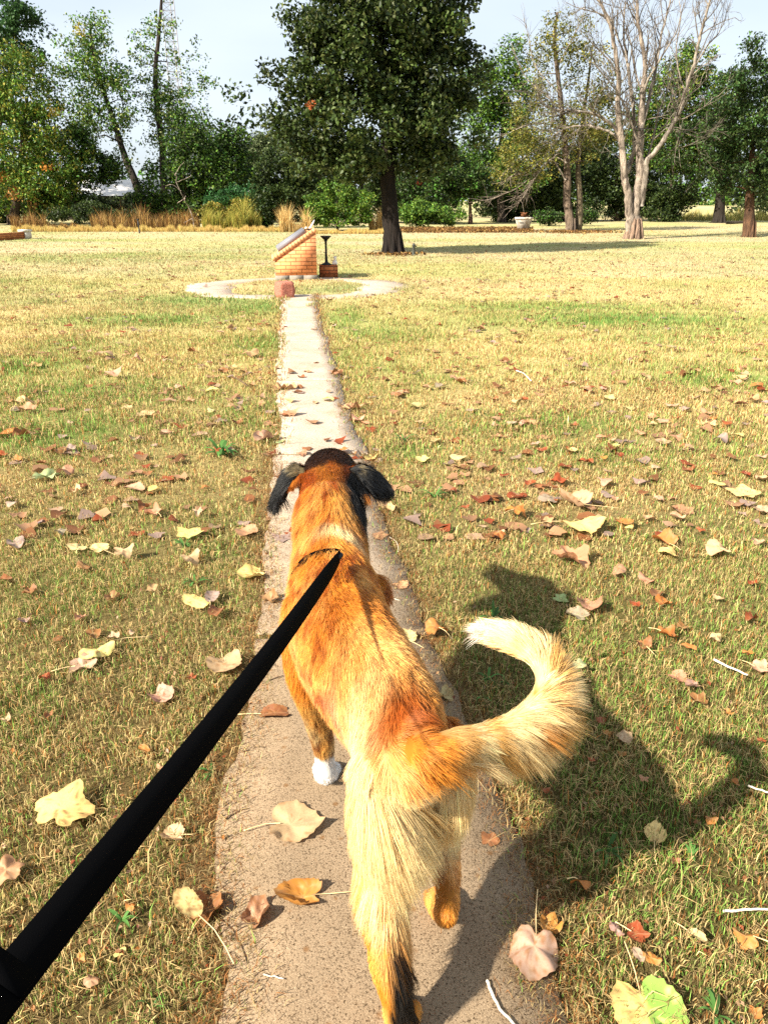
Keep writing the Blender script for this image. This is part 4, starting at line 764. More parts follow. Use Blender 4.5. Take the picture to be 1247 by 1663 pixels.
# ------------------------------------------------------------------ weeds, tall dry grass and leaf litter along the edge of the lawn
def tallgrass(label, spans, n, hgt, cols, wdt=.02):
    X = []; Yv = []; Hh = []
    for (pa, pb, Y0, Y1, h) in spans:
        k = int(n * abs(pb - pa)); y = rng.uniform(Y0, Y1, k); px = rng.uniform(pa, pb, k); X.append(np.array([(a - CX) / F * (yy * cp + H * sp) for a, yy in zip(px, y)])); Yv.append(y); Hh.append(rng.uniform(.45, 1, k) * h * (.35 + 1.15 * np.clip((fbm2(px, y, 7, 71) - .28) * 2, 0, 1)))
    X, Yv, Hh = map(np.concatenate, (X, Yv, Hh)); m = len(X); cset = np.array(cols); c = cset[rng.integers(0, len(cset), m)] * rng.uniform(.55, 1.3, (m, 1))
    v, q, t, co = blades(X, Yv, Hh, rng.uniform(.5, 1.3, m) * wdt, rng.uniform(0, 6.3, m), rng.uniform(.05, .55, m), c)
    tag(mesh('tall_grass', v, [q, t], M_grass, col=co), label, 'tall grass', kind='stuff')
ORG = [(.30, .16, .045), (.17, .08, .025), (.36, .23, .07), (.10, .055, .02)]
tallgrass('rust brown dead weeds standing along the left treeline', [(20, 75, 44, 47, 1.0), (75, 130, 45, 47, .4), (150, 325, 44.5, 48, 1.1), (330, 400, 46, 48, .5)], 12, 1, ORG, .03)
tallgrass('tall tan reeds left of the bright green bush', [(455, 505, 40, 43, 1.15), (600, 624, 42, 43, 1.0)], 26, 1, [(.55, .36, .13), (.45, .26, .08), (.62, .46, .2)], .03)
tallgrass('yellow-green upright weeds in front of the emerald shrubs', [(330, 425, 44.5, 46, 1.2), (380, 402, 43, 44.5, 1.9)], 26, 1, [(.30, .28, .05), (.42, .32, .07), (.20, .22, .04)], .03)
tallgrass('low straw fringe where the mown lawn ends', [(20, 460, 40.5, 43.5, .30), (500, 640, 38, 40, .22)], 40, 1, [(.58, .42, .14), (.45, .36, .10), (.5, .3, .1)], .02)
tallgrass('green and straw rough grass beyond the right hand trees', [(1100, 1260, 62, 70, .9)], 14, 1, [(.3, .3, .07), (.45, .36, .12)], .04)
def litter_strip():
    P = []; n = 9000
    px = rng.uniform(640, 865, n); y = 39.5 + rng.uniform(0, 4, n) + rng.normal(0, .4, n); X = (px - CX) / F * (y * cp + H * sp); P = np.stack([X, y, rng.uniform(.01, .16, n)], 1)
    n2 = 1500; a = rng.uniform(0, 6.3, n2); rr = np.abs(rng.normal(0, 1.3, n2)); b = D(930, 377, YB(377)); P = np.concatenate([P, np.stack([b[0] + np.cos(a) * rr, b[1] - .3 + np.sin(a) * rr * .7, rng.uniform(.01, .08, n2)], 1)])
    b = D(640, 414, YB(414)); a = rng.uniform(0, 6.3, 500); rr = np.abs(rng.normal(0, .45, 500)); P = np.concatenate([P, np.stack([b[0] + np.cos(a) * rr, b[1] + np.sin(a) * rr * .8, rng.uniform(.01, .05, 500)], 1)])
    c = np.array(ORG)[rng.integers(0, 4, len(P))] * rng.uniform(.5, 1.2, (len(P), 1)); v, t, co = leafquads(P, .12 * rng.uniform(.6, 1.3, len(P)), c, up=1.2)
    tag(mesh('leaf_litter', v, [t], M_litter, col=co), 'strip of brown leaf litter under the trees and bushes', 'litter', kind='stuff')
litter_strip()

# ------------------------------------------------------------------ built things
def brickmat(name, c1, c2, mortar, scale=1.0, coord='xz'):
    m = bpy.data.materials.new(name); m.use_nodes = True; t = m.node_tree; n = t.nodes; b = n['Principled BSDF']; b.inputs['Roughness'].default_value = .9; b.inputs['Specular IOR Level'].default_value = .1
    tc = n.new('ShaderNodeTexCoord'); sx = n.new('ShaderNodeSeparateXYZ'); ad = n.new('ShaderNodeMath'); ad.operation = 'ADD'; cx = n.new('ShaderNodeCombineXYZ'); L = t.links.new
    L(tc.outputs['Object'], sx.inputs[0]); L(sx.outputs[0], ad.inputs[0]); L(sx.outputs[1], ad.inputs[1]); L(ad.outputs[0], cx.inputs[0]); L(sx.outputs[2], cx.inputs[1])
    br = n.new('ShaderNodeTexBrick'); br.inputs['Scale'].default_value = 1; br.inputs['Brick Width'].default_value = .21 * scale; br.inputs['Row Height'].default_value = .072 * scale; br.inputs['Mortar Size'].default_value = .007; br.inputs['Mortar Smooth'].default_value = .2; br.inputs['Bias'].default_value = 0
    br.inputs['Color1'].default_value = (*c1, 1); br.inputs['Color2'].default_value = (*c2, 1); br.inputs['Mortar'].default_value = (*mortar, 1)
    L(cx.outputs[0], br.inputs['Vector'])
    z = n.new('ShaderNodeTexNoise'); z.inputs['Scale'].default_value = 4; z.inputs['Detail'].default_value = 6; L(tc.outputs['Object'], z.inputs['Vector'])
    hs = n.new('ShaderNodeMix'); hs.data_type = 'RGBA'; hs.blend_type = 'MULTIPLY'; hs.inputs[0].default_value = .6; rp = n.new('ShaderNodeValToRGB'); rp.color_ramp.elements[0].position = .35; rp.color_ramp.elements[0].color = (.62, .48, .38, 1); rp.color_ramp.elements[1].position = .62; rp.color_ramp.elements[1].color = (1.15, 1.1, 1.0, 1)
    L(z.outputs['Fac'], rp.inputs[0]); L(br.outputs['Color'], hs.inputs[6]); L(rp.outputs[0], hs.inputs[7]); L(hs.outputs[2], b.inputs['Base Color'])
    iv = n.new('ShaderNodeMath'); iv.operation = 'SUBTRACT'; iv.inputs[0].default_value = 1; L(br.outputs['Fac'], iv.inputs[1]); bp = n.new('ShaderNodeBump'); bp.inputs['Distance'].default_value = .008; bp.inputs['Strength'].default_value = .8; L(iv.outputs[0], bp.inputs['Height']); L(bp.outputs[0], b.inputs['Normal'])
    return m
M_brick = brickmat('orange_brick', (.78, .29, .12), (.84, .38, .18), (.30, .13, .06)); M_brickd = brickmat('dark_brick', (.42, .13, .05), (.55, .22, .08), (.10, .05, .03))
M_granite = mat('grey_granite', .6, base=(.17, .17, .19), noise=[(120, (.08, .08, .10), .8), (300, (.33, .33, .36), .6)], bump=(80, .2, .003))
M_stone = mat('red_granite', .75, base=(.42, .12, .07), noise=[(40, (.20, .06, .04), .9), (90, (.60, .28, .20), .6)], bump=(25, 1.0, .03))
M_white = mat('white_concrete', .85, base=(.70, .66, .58), noise=[(6, (.38, .30, .20), .6), (18, (.45, .28, .14), .35)], bump=(60, .4, .01))
M_iron = mat('black_iron', .55, base=(.012, .013, .014), spec=.3, bump=(60, .3, .01))
M_grey = mat('grey_block', .9, base=(.25, .22, .18), noise=(14, (.16, .13, .10), .6), bump=(60, .4, .01))
def monument():
    Y = G(484, 456)[1]; o0 = D(448.5, 458.5, Y); o0[2] = 0; e = empty('brick_monument', o0, R(8)); tag(e, 'orange brick monument with a sloping top carrying a grey granite slab', 'monument')
    rel = lambda a, b: D(a, b, Y) - o0
    TL, PK, TR_, BR_ = rel(442.5, 417), rel(507.0, 369), rel(513.6, 376), rel(519.5, 454)
    Wd = .85; W0 = .83; hL = TL[2]; hR = TR_[2]; 
    def prism(mb, prof, y0, y1, c=None):
        n = len(prof); v = [(x, y0, z) for x, z in prof] + [(x, y1, z) for x, z in prof]
        mb.v.append(np.array(v, float)); mb.c.append(np.ones((2 * n, 3))); b = mb.n; mb.n += 2 * n
        for i in range(n): j = (i + 1) % n; mb.q.append(np.array([[b + i, b + j, b + n + j, b + n + i]]))
        if n == 4: mb.q.append(np.array([[b + 3, b + 2, b + 1, b]])); mb.q.append(np.array([[b + n, b + n + 1, b + n + 2, b + n + 3]]))
    m = MB(); prism(m, [(.0, .10), (W0, .10), (W0, hR - .02), (0, hL - .075)], 0, Wd); m.build('brick_wall', M_brick, e)
    m = MB()
    for k in range(3): m.box((-.012 + k * .286, -.012, -.02), (-.012 + k * .286 + .278, Wd + .01, .099))
    m.build('base_blocks', M_grey, e)
    sl = math.atan2(hR - hL + .055, W0); dx, dz = math.cos(sl), math.sin(sl); L = W0 / dx + .06; nb = 15; m = MB()
    for k in range(nb):
        a = L * k / nb - .03; b = L * (k + 1) / nb - .036
        for (ya, yb) in ((-.014, .20), (.206, .42), (.426, .64), (.646, Wd + .014)):
            M = Matrix(((dx, 0, -dz, 0), (0, 1, 0, 0), (dz, 0, dx, hL - .073), (0, 0, 0, 1))); c = np.array((.80, .36, .17)) * rng.uniform(.8, 1.12)
            m.box((a, ya, 0), (b, yb, .085), M=M, c=c)
    m.build('coping', mat('coping_brick', .9, attr=True, spec=.1, noise=(20, (.5, .2, .08), .4), bump=(90, .4, .005)), e)
    M = Matrix(((dx, 0, -dz, 0), (0, 1, 0, 0), (dz, 0, dx, hL - .073), (0, 0, 0, 1))); m = MB(); m.box((.16, .10, .087), (.82, .72, .185), M=M); m.box((.165, .105, .185), (.815, .715, .19), M=M); m.build('granite_slab', M_granite, e)
    # faded flowers and a pale ornament left on the top of the monument
    top = Vector(o0) + Matrix.Rotation(R(8), 3, 'Z') @ Vector(M @ Vector((.90, .14, .088)))
    f = empty('wilted_flowers', top); tag(f, 'faded white and dark artificial flowers lying on top of the brick monument', 'flowers')
    m = MB(); 
    for k in range(7): a = rng.uniform(0, 6.3); m.tube([(0, 0, 0), (.07 * math.cos(a), .05 * math.sin(a), .03), (.13 * math.cos(a), .08 * math.sin(a), .035)], [.012, .010, .006], 5, c=(.05, .03, .02))
    m.build('stems', M_paint, f)
    m = MB(); m.tube([(.0, 0, .02), (.05, 0, .09), (.09, 0, .16), (.11, 0, .20)], [.016, .022, .016, .004], 8, c=(.75, .70, .62)); ball(m, (-.06, -.02, .045), (.03, .03, .025), c=(.7, .62, .5)); ball(m, (.02, -.03, .05), (.03, .025, .022), c=(.72, .68, .6)); m.build('petals', M_paint, f, smooth=True)
    # the plinth, the iron bowl on its stem and the white figurine
    Yp = G(534, 450.5)[1]; c0 = D(533.5, 451, Yp); c0[2] = 0; sc = Yp * cp / F
    p = MB(); p.box((-.17, -.02, -.02), (.20, .36, .235)); p.box((-.165, -.015, .235), (.195, .355, .24)); po = p.build('brick_plinth', M_brickd, None, loc=c0); po.rotation_euler = (0, 0, R(8)); tag(po, 'low dark brick plinth under the black iron bowl', 'plinth')
    t = empty('iron_bowl_stand', Vector(c0) + Vector((-.045, .13, .2405))); tag(t, 'black iron bowl on a slender stem standing on the brick plinth', 'bowl stand')
    m = MB(); m.lathe([(.0, 0), (.115, 0), (.112, .012), (.07, .035), (.035, .055), (.028, .10), (.024, .22), (.021, .36), (.024, .46), (.034, .47), (.034, .495), (.0, .495)], 20); m.build('stem', M_iron, t, smooth=True)
    m = MB(); m.lathe([(.0, .495), (.04, .497), (.075, .525), (.112, .565), (.118, .575), (.110, .574), (.07, .54), (0, .52)], 24); m.build('bowl', M_iron, t, smooth=True)
    m = MB(); m.tube([(-.02, -.015, .24), (-.05, -.02, .255), (-.045, -.02, .285)], [.007, .007, .004], 6); m.build('hook', M_iron, t)
    g = empty('white_figurine', Vector(c0) + Vector((.135, .10, .2405))); tag(g, 'small white seated figurine on the end of the brick plinth', 'figurine')
    m = MB(); ball(m, (0, 0, .045), (.052, .045, .05), n=16, m=10); ball(m, (.005, 0, .085), (.036, .032, .04), n=16, m=10); ball(m, (-.035, -.025, .03), (.022, .03, .02)); ball(m, (.035, -.025, .03), (.022, .03, .02)); m.build('body', mat('glazed_white', .5, base=(.82, .80, .74), noise=(30, (.6, .56, .48), .5)), g, smooth=True)
    m = MB(); ball(m, (.008, -.005, .138), (.030, .030, .032), n=16, m=10); ball(m, (.008, -.034, .132), (.010, .010, .008)); ball(m, (-.018, -.002, .165), (.011, .009, .014)); ball(m, (.034, -.002, .165), (.011, .009, .014)); m.build('head', bpy.data.materials['glazed_white'], g, smooth=True)
    # the rough granite block in front
    b0 = G(461, 485); q = MB(); import itertools
    n = 7; o = empty('temp', b0); bpy.data.objects.remove(o)
    G3 = np.linspace(-1, 1, n); vs = []; idx = {}; F4 = []
    def vid(p):
        k = tuple(np.round(p, 4))
        if k not in idx: idx[k] = len(vs); vs.append(p)
        return idx[k]
    for ax in range(3):
        for sg in (-1, 1):
            for i in range(n - 1):
                for j in range(n - 1):
                    qd = []
                    for (a, b) in ((i, j), (i + 1, j), (i + 1, j + 1), (i, j + 1)):
                        p = [0, 0, 0]; p[ax] = sg; p[(ax + 1) % 3] = G3[a]; p[(ax + 2) % 3] = G3[b]; qd.append(vid(tuple(p)))
                    F4.append(qd if sg > 0 else qd[::-1])
    vs = np.array(vs, float); vv = vs * (1 - .05 * (np.abs(vs).sum(1, keepdims=True) > 2.4)); vv *= np.array([.125, .15, .135]); vv += rng.normal(0, .0045, vv.shape); vv[:, 2] += .125; vv[:, 2] = np.maximum(vv[:, 2], -.005); vv[:, 0] += .02 * vv[:, 2]
    so = mesh('stone_block', vv, [np.array(F4)], M_stone, loc=b0 + [0, .13, 0]); so.rotation_euler = (0, 0, R(28)); tag(so, 'rough red granite block at the far end of the concrete path', 'stone')
monument()
def yard():
    # planter
    Y = YB(376); b = D(849, 376, Y); b[2] = 0; e = empty('planter', b, R(-20)); tag(e, 'white square tapered concrete planter holding a dead brown plant', 'planter'); m = MB()
    def frus(m, w0, w1, z0, z1): v = np.array([[-w0, -w0, z0], [w0, -w0, z0], [w0, w0, z0], [-w0, w0, z0], [-w1, -w1, z1], [w1, -w1, z1], [w1, w1, z1], [-w1, w1, z1]]); m.add(v, q=[[0, 3, 2, 1], [0, 1, 5, 4], [1, 2, 6, 5], [2, 3, 7, 6], [3, 0, 4, 7]])
    frus(m, .22, .37, 0, .60)
    for s in (0, 1, 2, 3):
        M = Matrix.Rotation(R(90) * s, 4, 'Z'); m.box((-.40, -.40, .601), (.335, -.33, .69), M=M)
    m.build('box', M_white, e)
    m = MB(); m.box((-.32, -.32, .56), (.32, .32, .63)); m.build('soil', mat('planter_soil', .95, base=(.07, .04, .02)), e)
    m = MB()
    m.box((-.15, -.345, .42), (.05, -.325, .45))
    m.build('slot', mat('dark_slot', .9, base=(.03, .025, .02)), e)
    m = MB()
    for k in range(60): a = rng.uniform(0, 6.3); r = rng.uniform(.05, .26); z = rng.uniform(.08, .32); m.tube([(0, 0, .62), (r * .5 * math.cos(a), r * .5 * math.sin(a), .62 + z * .7), (r * math.cos(a), r * math.sin(a), .62 + z)], [.009, .007, .012], 4, c=np.array((.30, .12, .05)) * rng.uniform(.5, 1.5))
    m.build('dead_plant', M_bark, e)
    # small standpipe by the big trunk
    Y = YB(415); b = D(671.5, 415, Y); b[2] = 0; e = empty('standpipe', b); tag(e, 'short dark green tap post standing right of the big trunk', 'tap post')
    m = MB(); m.lathe([(0, 0), (.055, 0), (.05, .03), (.042, .05), (.042, .26), (.05, .27), (.05, .30), (.036, .33), (0, .345)], 14, c=(.02, .03, .025)); m.build('post', M_paint, e, smooth=True); m = MB(); m.tube([(.03, 0, .26), (.08, 0, .26), (.085, 0, .235)], [.02, .018, .014], 8, c=(.02, .03, .025)); m.build('spout', M_paint, e, smooth=True)
    # low brick edging at the left
    Y = YB(391); a = G(-60, 395); c = G(42, 388); d = c - a; L = np.linalg.norm(d); ang = math.atan2(d[1], d[0]); e = empty('brick_edging', a, ang); tag(e, 'low dark red brick edging wall with a pale end block at the left', 'low wall')
    m = MB(); m.box((0, 0, -.02), (L, .25, .27)); m.build('wall', M_brickd, e)
    m = MB(); m.box((L - .02, -.05, .272), (L + .45, .30, .36)); m.box((L + .003, -.03, -.02), (L + .38, .28, .269)); m.build('end_block', M_white, e)
    # iron stake at the left
    Y = YB(379); b = D(227, 379, Y); b[2] = 0; m = MB(); m.tube([(0, 0, -.05), (.005, 0, .3), (-.01, 0, .62)], [.035, .033, .03], 8); m.box((-.05, -.04, .60), (.04, .04, .66)); o = m.build('iron_stake', M_iron, None, loc=b); tag(o, 'short dark iron stake standing in the rough grass at the left', 'stake')
    # fallen branch near the dark tree at the right
    Y = YB(364); b = D(1178, 364, Y); b[2] = 0; m = MB(); m.tube([(0, 0, .08), (.6, .0, .10), (1.2, .05, .12), (1.7, 0, .20)], [.10, .09, .08, .06], 7, c=(.05, .04, .03)); m.tube([(1.2, .05, .12), (1.35, 0, .35), (1.3, 0, .55)], [.06, .05, .03], 6, c=(.05, .04, .03)); m.tube([(1.6, 0, .18), (1.85, .1, .22), (2.0, .1, .35)], [.05, .04, .02], 6, c=(.05, .04, .03)); o = m.build('fallen_branch', M_bark, None, smooth=True, loc=b); tag(o, 'dark fallen branch on the grass beside the thick black trunk', 'branch')
    # shed with a pale roof glimpsed behind the left trees
    Y = 66; a = D(100, 340, Y); b2 = D(245, 340, Y); e = empty('shed', (a[0], Y, 0)); tag(e, 'pale roofed shed half hidden behind the leaning poplar', 'shed'); Wd = b2[0] - a[0]; z1 = D(200, 318, Y)[2]; z2 = D(200, 297, Y)[2]
    m = MB(); m.box((0, 0, 0), (Wd, 6, z1), c=(.025, .022, .02)); m.build('wall', M_paint, e); m = MB(); m.add([(-.4, -.4, z1 + .003), (Wd + .4, -.4, z1 + .003), (Wd + .4, 3, z2 + .3), (-.4, 3, z2 + .3), (Wd + .4, 6.4, z1), (-.4, 6.4, z1)], q=[[0, 1, 2, 3], [3, 2, 4, 5]], t=[[0, 3, 5], [1, 4, 2]], c=(.72, .68, .64)); m.build('roof', M_paint, e)
    m = MB(); m.box((1.2, -.03, .3), (2.2, -.003, z1 - .2), c=(.10, .09, .08)); m.build('door', M_paint, e)
    # lattice mast
    Y = 120; b = D(306, 340, Y); b[2] = 0; e = empty('lattice_mast', b); tag(e, 'slender steel lattice mast rising behind the tallest poplar', 'mast'); hM = D(294, -60, Y)[2]; m = MB(); lean = (D(290, -20, Y)[0] - D(306, 340, Y)[0]) * 0
    r = 1.15; fr = lambda z: r * (1 - .35 * z / hM); cs = [(-1, -.6), (1, -.6), (0, 1.1)]
    for cx_, cy_ in cs: m.tube([(cx_ * fr(z), cy_ * fr(z), z) for z in np.linspace(0, hM, 12)], .07, 5, c=(.30, .30, .33))
    nl = 34
    for k in range(nl):
        za, zb = hM * k / nl, hM * (k + 1) / nl
        for i in range(3): p, q_ = cs[i], cs[(i + 1) % 3]; m.tube([(p[0] * fr(za), p[1] * fr(za), za), (q_[0] * fr(zb), q_[1] * fr(zb), zb)], .035, 4, c=(.32, .32, .35)); m.tube([(p[0] * fr(zb), p[1] * fr(zb), zb), (q_[0] * fr(zb), q_[1] * fr(zb), zb)], .035, 4, c=(.32, .32, .35))
    m.build('lattice', M_paint, e); m = MB(); m.box((-1.6, -1.2, 0), (1.6, 1.4, .3), c=(.4, .4, .38)); m.build('footing', M_paint, e)
yard()
# ------------------------------------------------------------------ fallen leaves, twigs and weeds
LC = {'yellow': (.74, .60, .20), 'cream': (.56, .41, .20), 'tan': (.42, .225, .115), 'brown': (.22, .085, .03), 'red': (.27, .05, .014), 'lilac': (.34, .235, .19), 'green': (.33, .44, .18), 'orange': (.43, .16, .035), 'pale': (.46, .29, .175)}
def leafshape(shape, n):
    th = np.linspace(0, 2 * math.pi, n, endpoint=False); a = np.abs(((th + math.pi) % (2 * math.pi)) - math.pi)      # 0 at the tip, pi at the stem
    if shape == 'heart': r = .50 * (1 + .10 * np.cos(a)) + .10 * np.exp(-(a / .28) ** 2) - .20 * np.exp(-((a - math.pi) / .30) ** 2)
    elif shape == 'oval': r = .30 / np.sqrt((np.cos(a) * .58) ** 2 + np.sin(a) ** 2); r *= .95
    elif shape == 'lobed': r = .33 + .22 * np.exp(-(a / .42) ** 2) + .20 * np.exp(-((a - 1.35) / .48) ** 2) + .08 * np.exp(-((a - 2.5) / .4) ** 2) - .12 * np.exp(-((a - math.pi) / .3) ** 2)
    else: r = .40 + .13 * np.abs(np.cos(a * 2.5)) - .1 * np.exp(-((a - math.pi) / .3) ** 2)
    return th, r
def leafmesh(name, shape, colr, curl, wid, seed, rings=6, n=44, half=None, spots=.3):
    rg = np.random.default_rng(seed); th, r = leafshape(shape, n); r = r * (1 + .035 * np.sign(np.sin(th * n / 2.0 + .5)) * rg.uniform(.3, 1, n) + .03 * rg.normal(0, 1, n))
    q = np.linspace(0, 1, rings + 1)[1:] ** .9
    x = np.concatenate([[0], (q[:, None] * r * np.cos(th)).ravel()]); y = np.concatenate([[0], (q[:, None] * r * np.sin(th)).ravel()]); rr = np.hypot(x, y); an = np.arctan2(y, x)
    # veins: midrib along x and side veins slanting from it
    vein = np.exp(-(y / .018) ** 2); sv = np.abs(((x - np.abs(y) * .75) * 6.5) % 1 - .5) * 2; vein = np.maximum(vein, .55 * np.clip((sv - .78) / .2, 0, 1))
    k1, k2 = (curl + .08) * rg.uniform(.7, 1.3) * 3.0, (curl + .05) * rg.uniform(-.6, 1.0) * 2.4
    z = np.zeros_like(x); Y2 = np.where(abs(k1) > .05, np.sin(k1 * y) / (k1 + 1e-6), y); z += (1 - np.cos(k1 * y)) / (abs(k1) + 1e-6) * (1 if rg.uniform() < .65 else -1)
    X2 = np.sin(k2 * x) / (k2 + 1e-6) if abs(k2) > .05 else x; z += (1 - np.cos(k2 * x)) / (abs(k2) + 1e-6)
    z += (curl + .08) * .16 * np.sin(an * rg.integers(2, 5) + rg.uniform(0, 6)) * rr * 1.6 + .03 * np.sin(sv * 3.1) * (.25 + curl) * .5
    nzv = noise3(np.stack([x * 7, y * 7, np.full_like(x, seed * .37)], 1), 4); z += (nzv - .5) * .13 * (.3 + curl) * np.clip(rr * 3, 0, 1)
    V = np.stack([X2, Y2, z], 1); V[:, 2] -= V[:, 2].min(); V *= wid
    base = np.array(LC[colr]) * rg.uniform(.88, 1.1, 3); c = np.repeat(base[None], len(x), 0); c = c * (1 + .35 * (nzv[:, None] - .5)); c = c + (vein * .20)[:, None] * (np.array([.7, .55, .32]) - c)
    nz2 = noise3(np.stack([x * 16, y * 16, np.full_like(x, seed * .91)], 1), 7); sp_ = np.clip((nz2 - (.80 - spots * .3)) * 7, 0, 1)[:, None]; c = c * (1 - sp_ * .75) + np.array([.28, .12, .04]) * sp_ * .75
    ed = np.clip((rr / (np.interp(an % (2 * math.pi), th, r, period=2 * math.pi) + 1e-6) - .86) * 6, 0, 1)[:, None]; c = c * (1 - .35 * ed) + np.array([.30, .14, .05]) * .35 * ed
    if half is not None: g = np.clip((half * y + .04 + .2 * (nzv - .5)) * 14, 0, 1)[:, None] * (nz2[:, None] > .32); c = c * (1 - g) + np.array([.20, .36, .06]) * g
    i = np.arange(rings - 1)[:, None] * n + 1; j = np.arange(n)[None]; k = (j + 1) % n
    Q = np.stack([i + j, i + n + j, i + n + k, i + k], -1).reshape(-1, 4); T = np.stack([np.zeros(n, int), 1 + np.arange(n), 1 + (np.arange(n) + 1) % n], 1)
    me_o = mesh(name, V, [Q, T], M_fallen, col=np.clip(c, .01, .92), smooth=True)
    return me_o, V[1 + (rings - 1) * n + n // 2]
M_fallen = mat('fallen_leaf', .55, attr=True, spec=.25, transl=.18, noise=(180, (.25, .12, .05), .22))
M_stem = mat('leaf_stem', .6, base=(.72, .52, .26), spec=.2)
COUNT = [0]
def put(px, py, wpx, shape, colr, curl, label=None, group=None, yaw=None, stem=None, half=None, tilt=.12, z=None, spots=.3, seed=None):
    COUNT[0] += 1; sd = seed or COUNT[0] * 7 + 3
    g = G(px, py, .02); zc = g[1] * cp + (H - .02) * sp; wid = wpx * zc / F * 1.0
    o, tip = leafmesh('fallen_leaf', shape, colr, curl, wid, sd, half=half, spots=spots, rings=6 if wpx > 26 else 4, n=44 if wpx > 26 else 26)
    onp = bool(on_path(np.array([g[0]]), np.array([g[1]]))[0])
    o.location = (g[0], g[1], z if z is not None else (.0145 if onp else rng.uniform(.016, .028))); tl = tilt * (.35 if onp else 1)
    o.rotation_euler = (rng.uniform(-tl, tl), rng.uniform(-tl, tl), yaw if yaw is not None else rng.uniform(0, 6.28))
    if stem is None and wpx >= 34 and rng.uniform() < .55: stem = wid * rng.uniform(.5, .9)
    if stem:
        m = MB(); p = np.array(tip); d = np.array([-1, rng.uniform(-.3, .3), 0]); m.tube([p + [wid * .06, 0, .001], p + d * stem * .35 + [0, 0, .004], p + d * stem * .7 + [0, (q_ := rng.uniform(-.08, .08)) * stem, .003], p + d * stem + [0, q_ * 2.2 * stem, .001]], [.0011, .0012, .0011, .0017], 5); m.build('stem', M_stem, o)
    side = 'on the path' if onp else ('on the grass left of the path' if px < np.interp(py, EDGE[:, 0], EDGE[:, 1]) else 'on the grass right of the path')
    if label: tag(o, label, 'leaf')
    else:
        zone = ' beyond the dog' if py < 745 else (' beside the dog' if py < 1130 else ' nearby')
        if onp: zone = ' ahead of the dog' if py < 900 else ' beside the dog'
        cn = {'lilac': 'greyish', 'pale': 'pale pinkish', 'red': 'dark red', 'green': 'pale green'}.get(colr, colr); kind = 'curled' if curl > .45 else 'flat'
        lb = f'small {kind} {cn} leaf {side}{zone}'; tag(o, lb, 'leaf', group or f'small {kind} {cn} leaves {side}{zone}')
    return o
h_, o_v, l_, r_ = 'heart', 'oval', 'lobed', 'ragged'
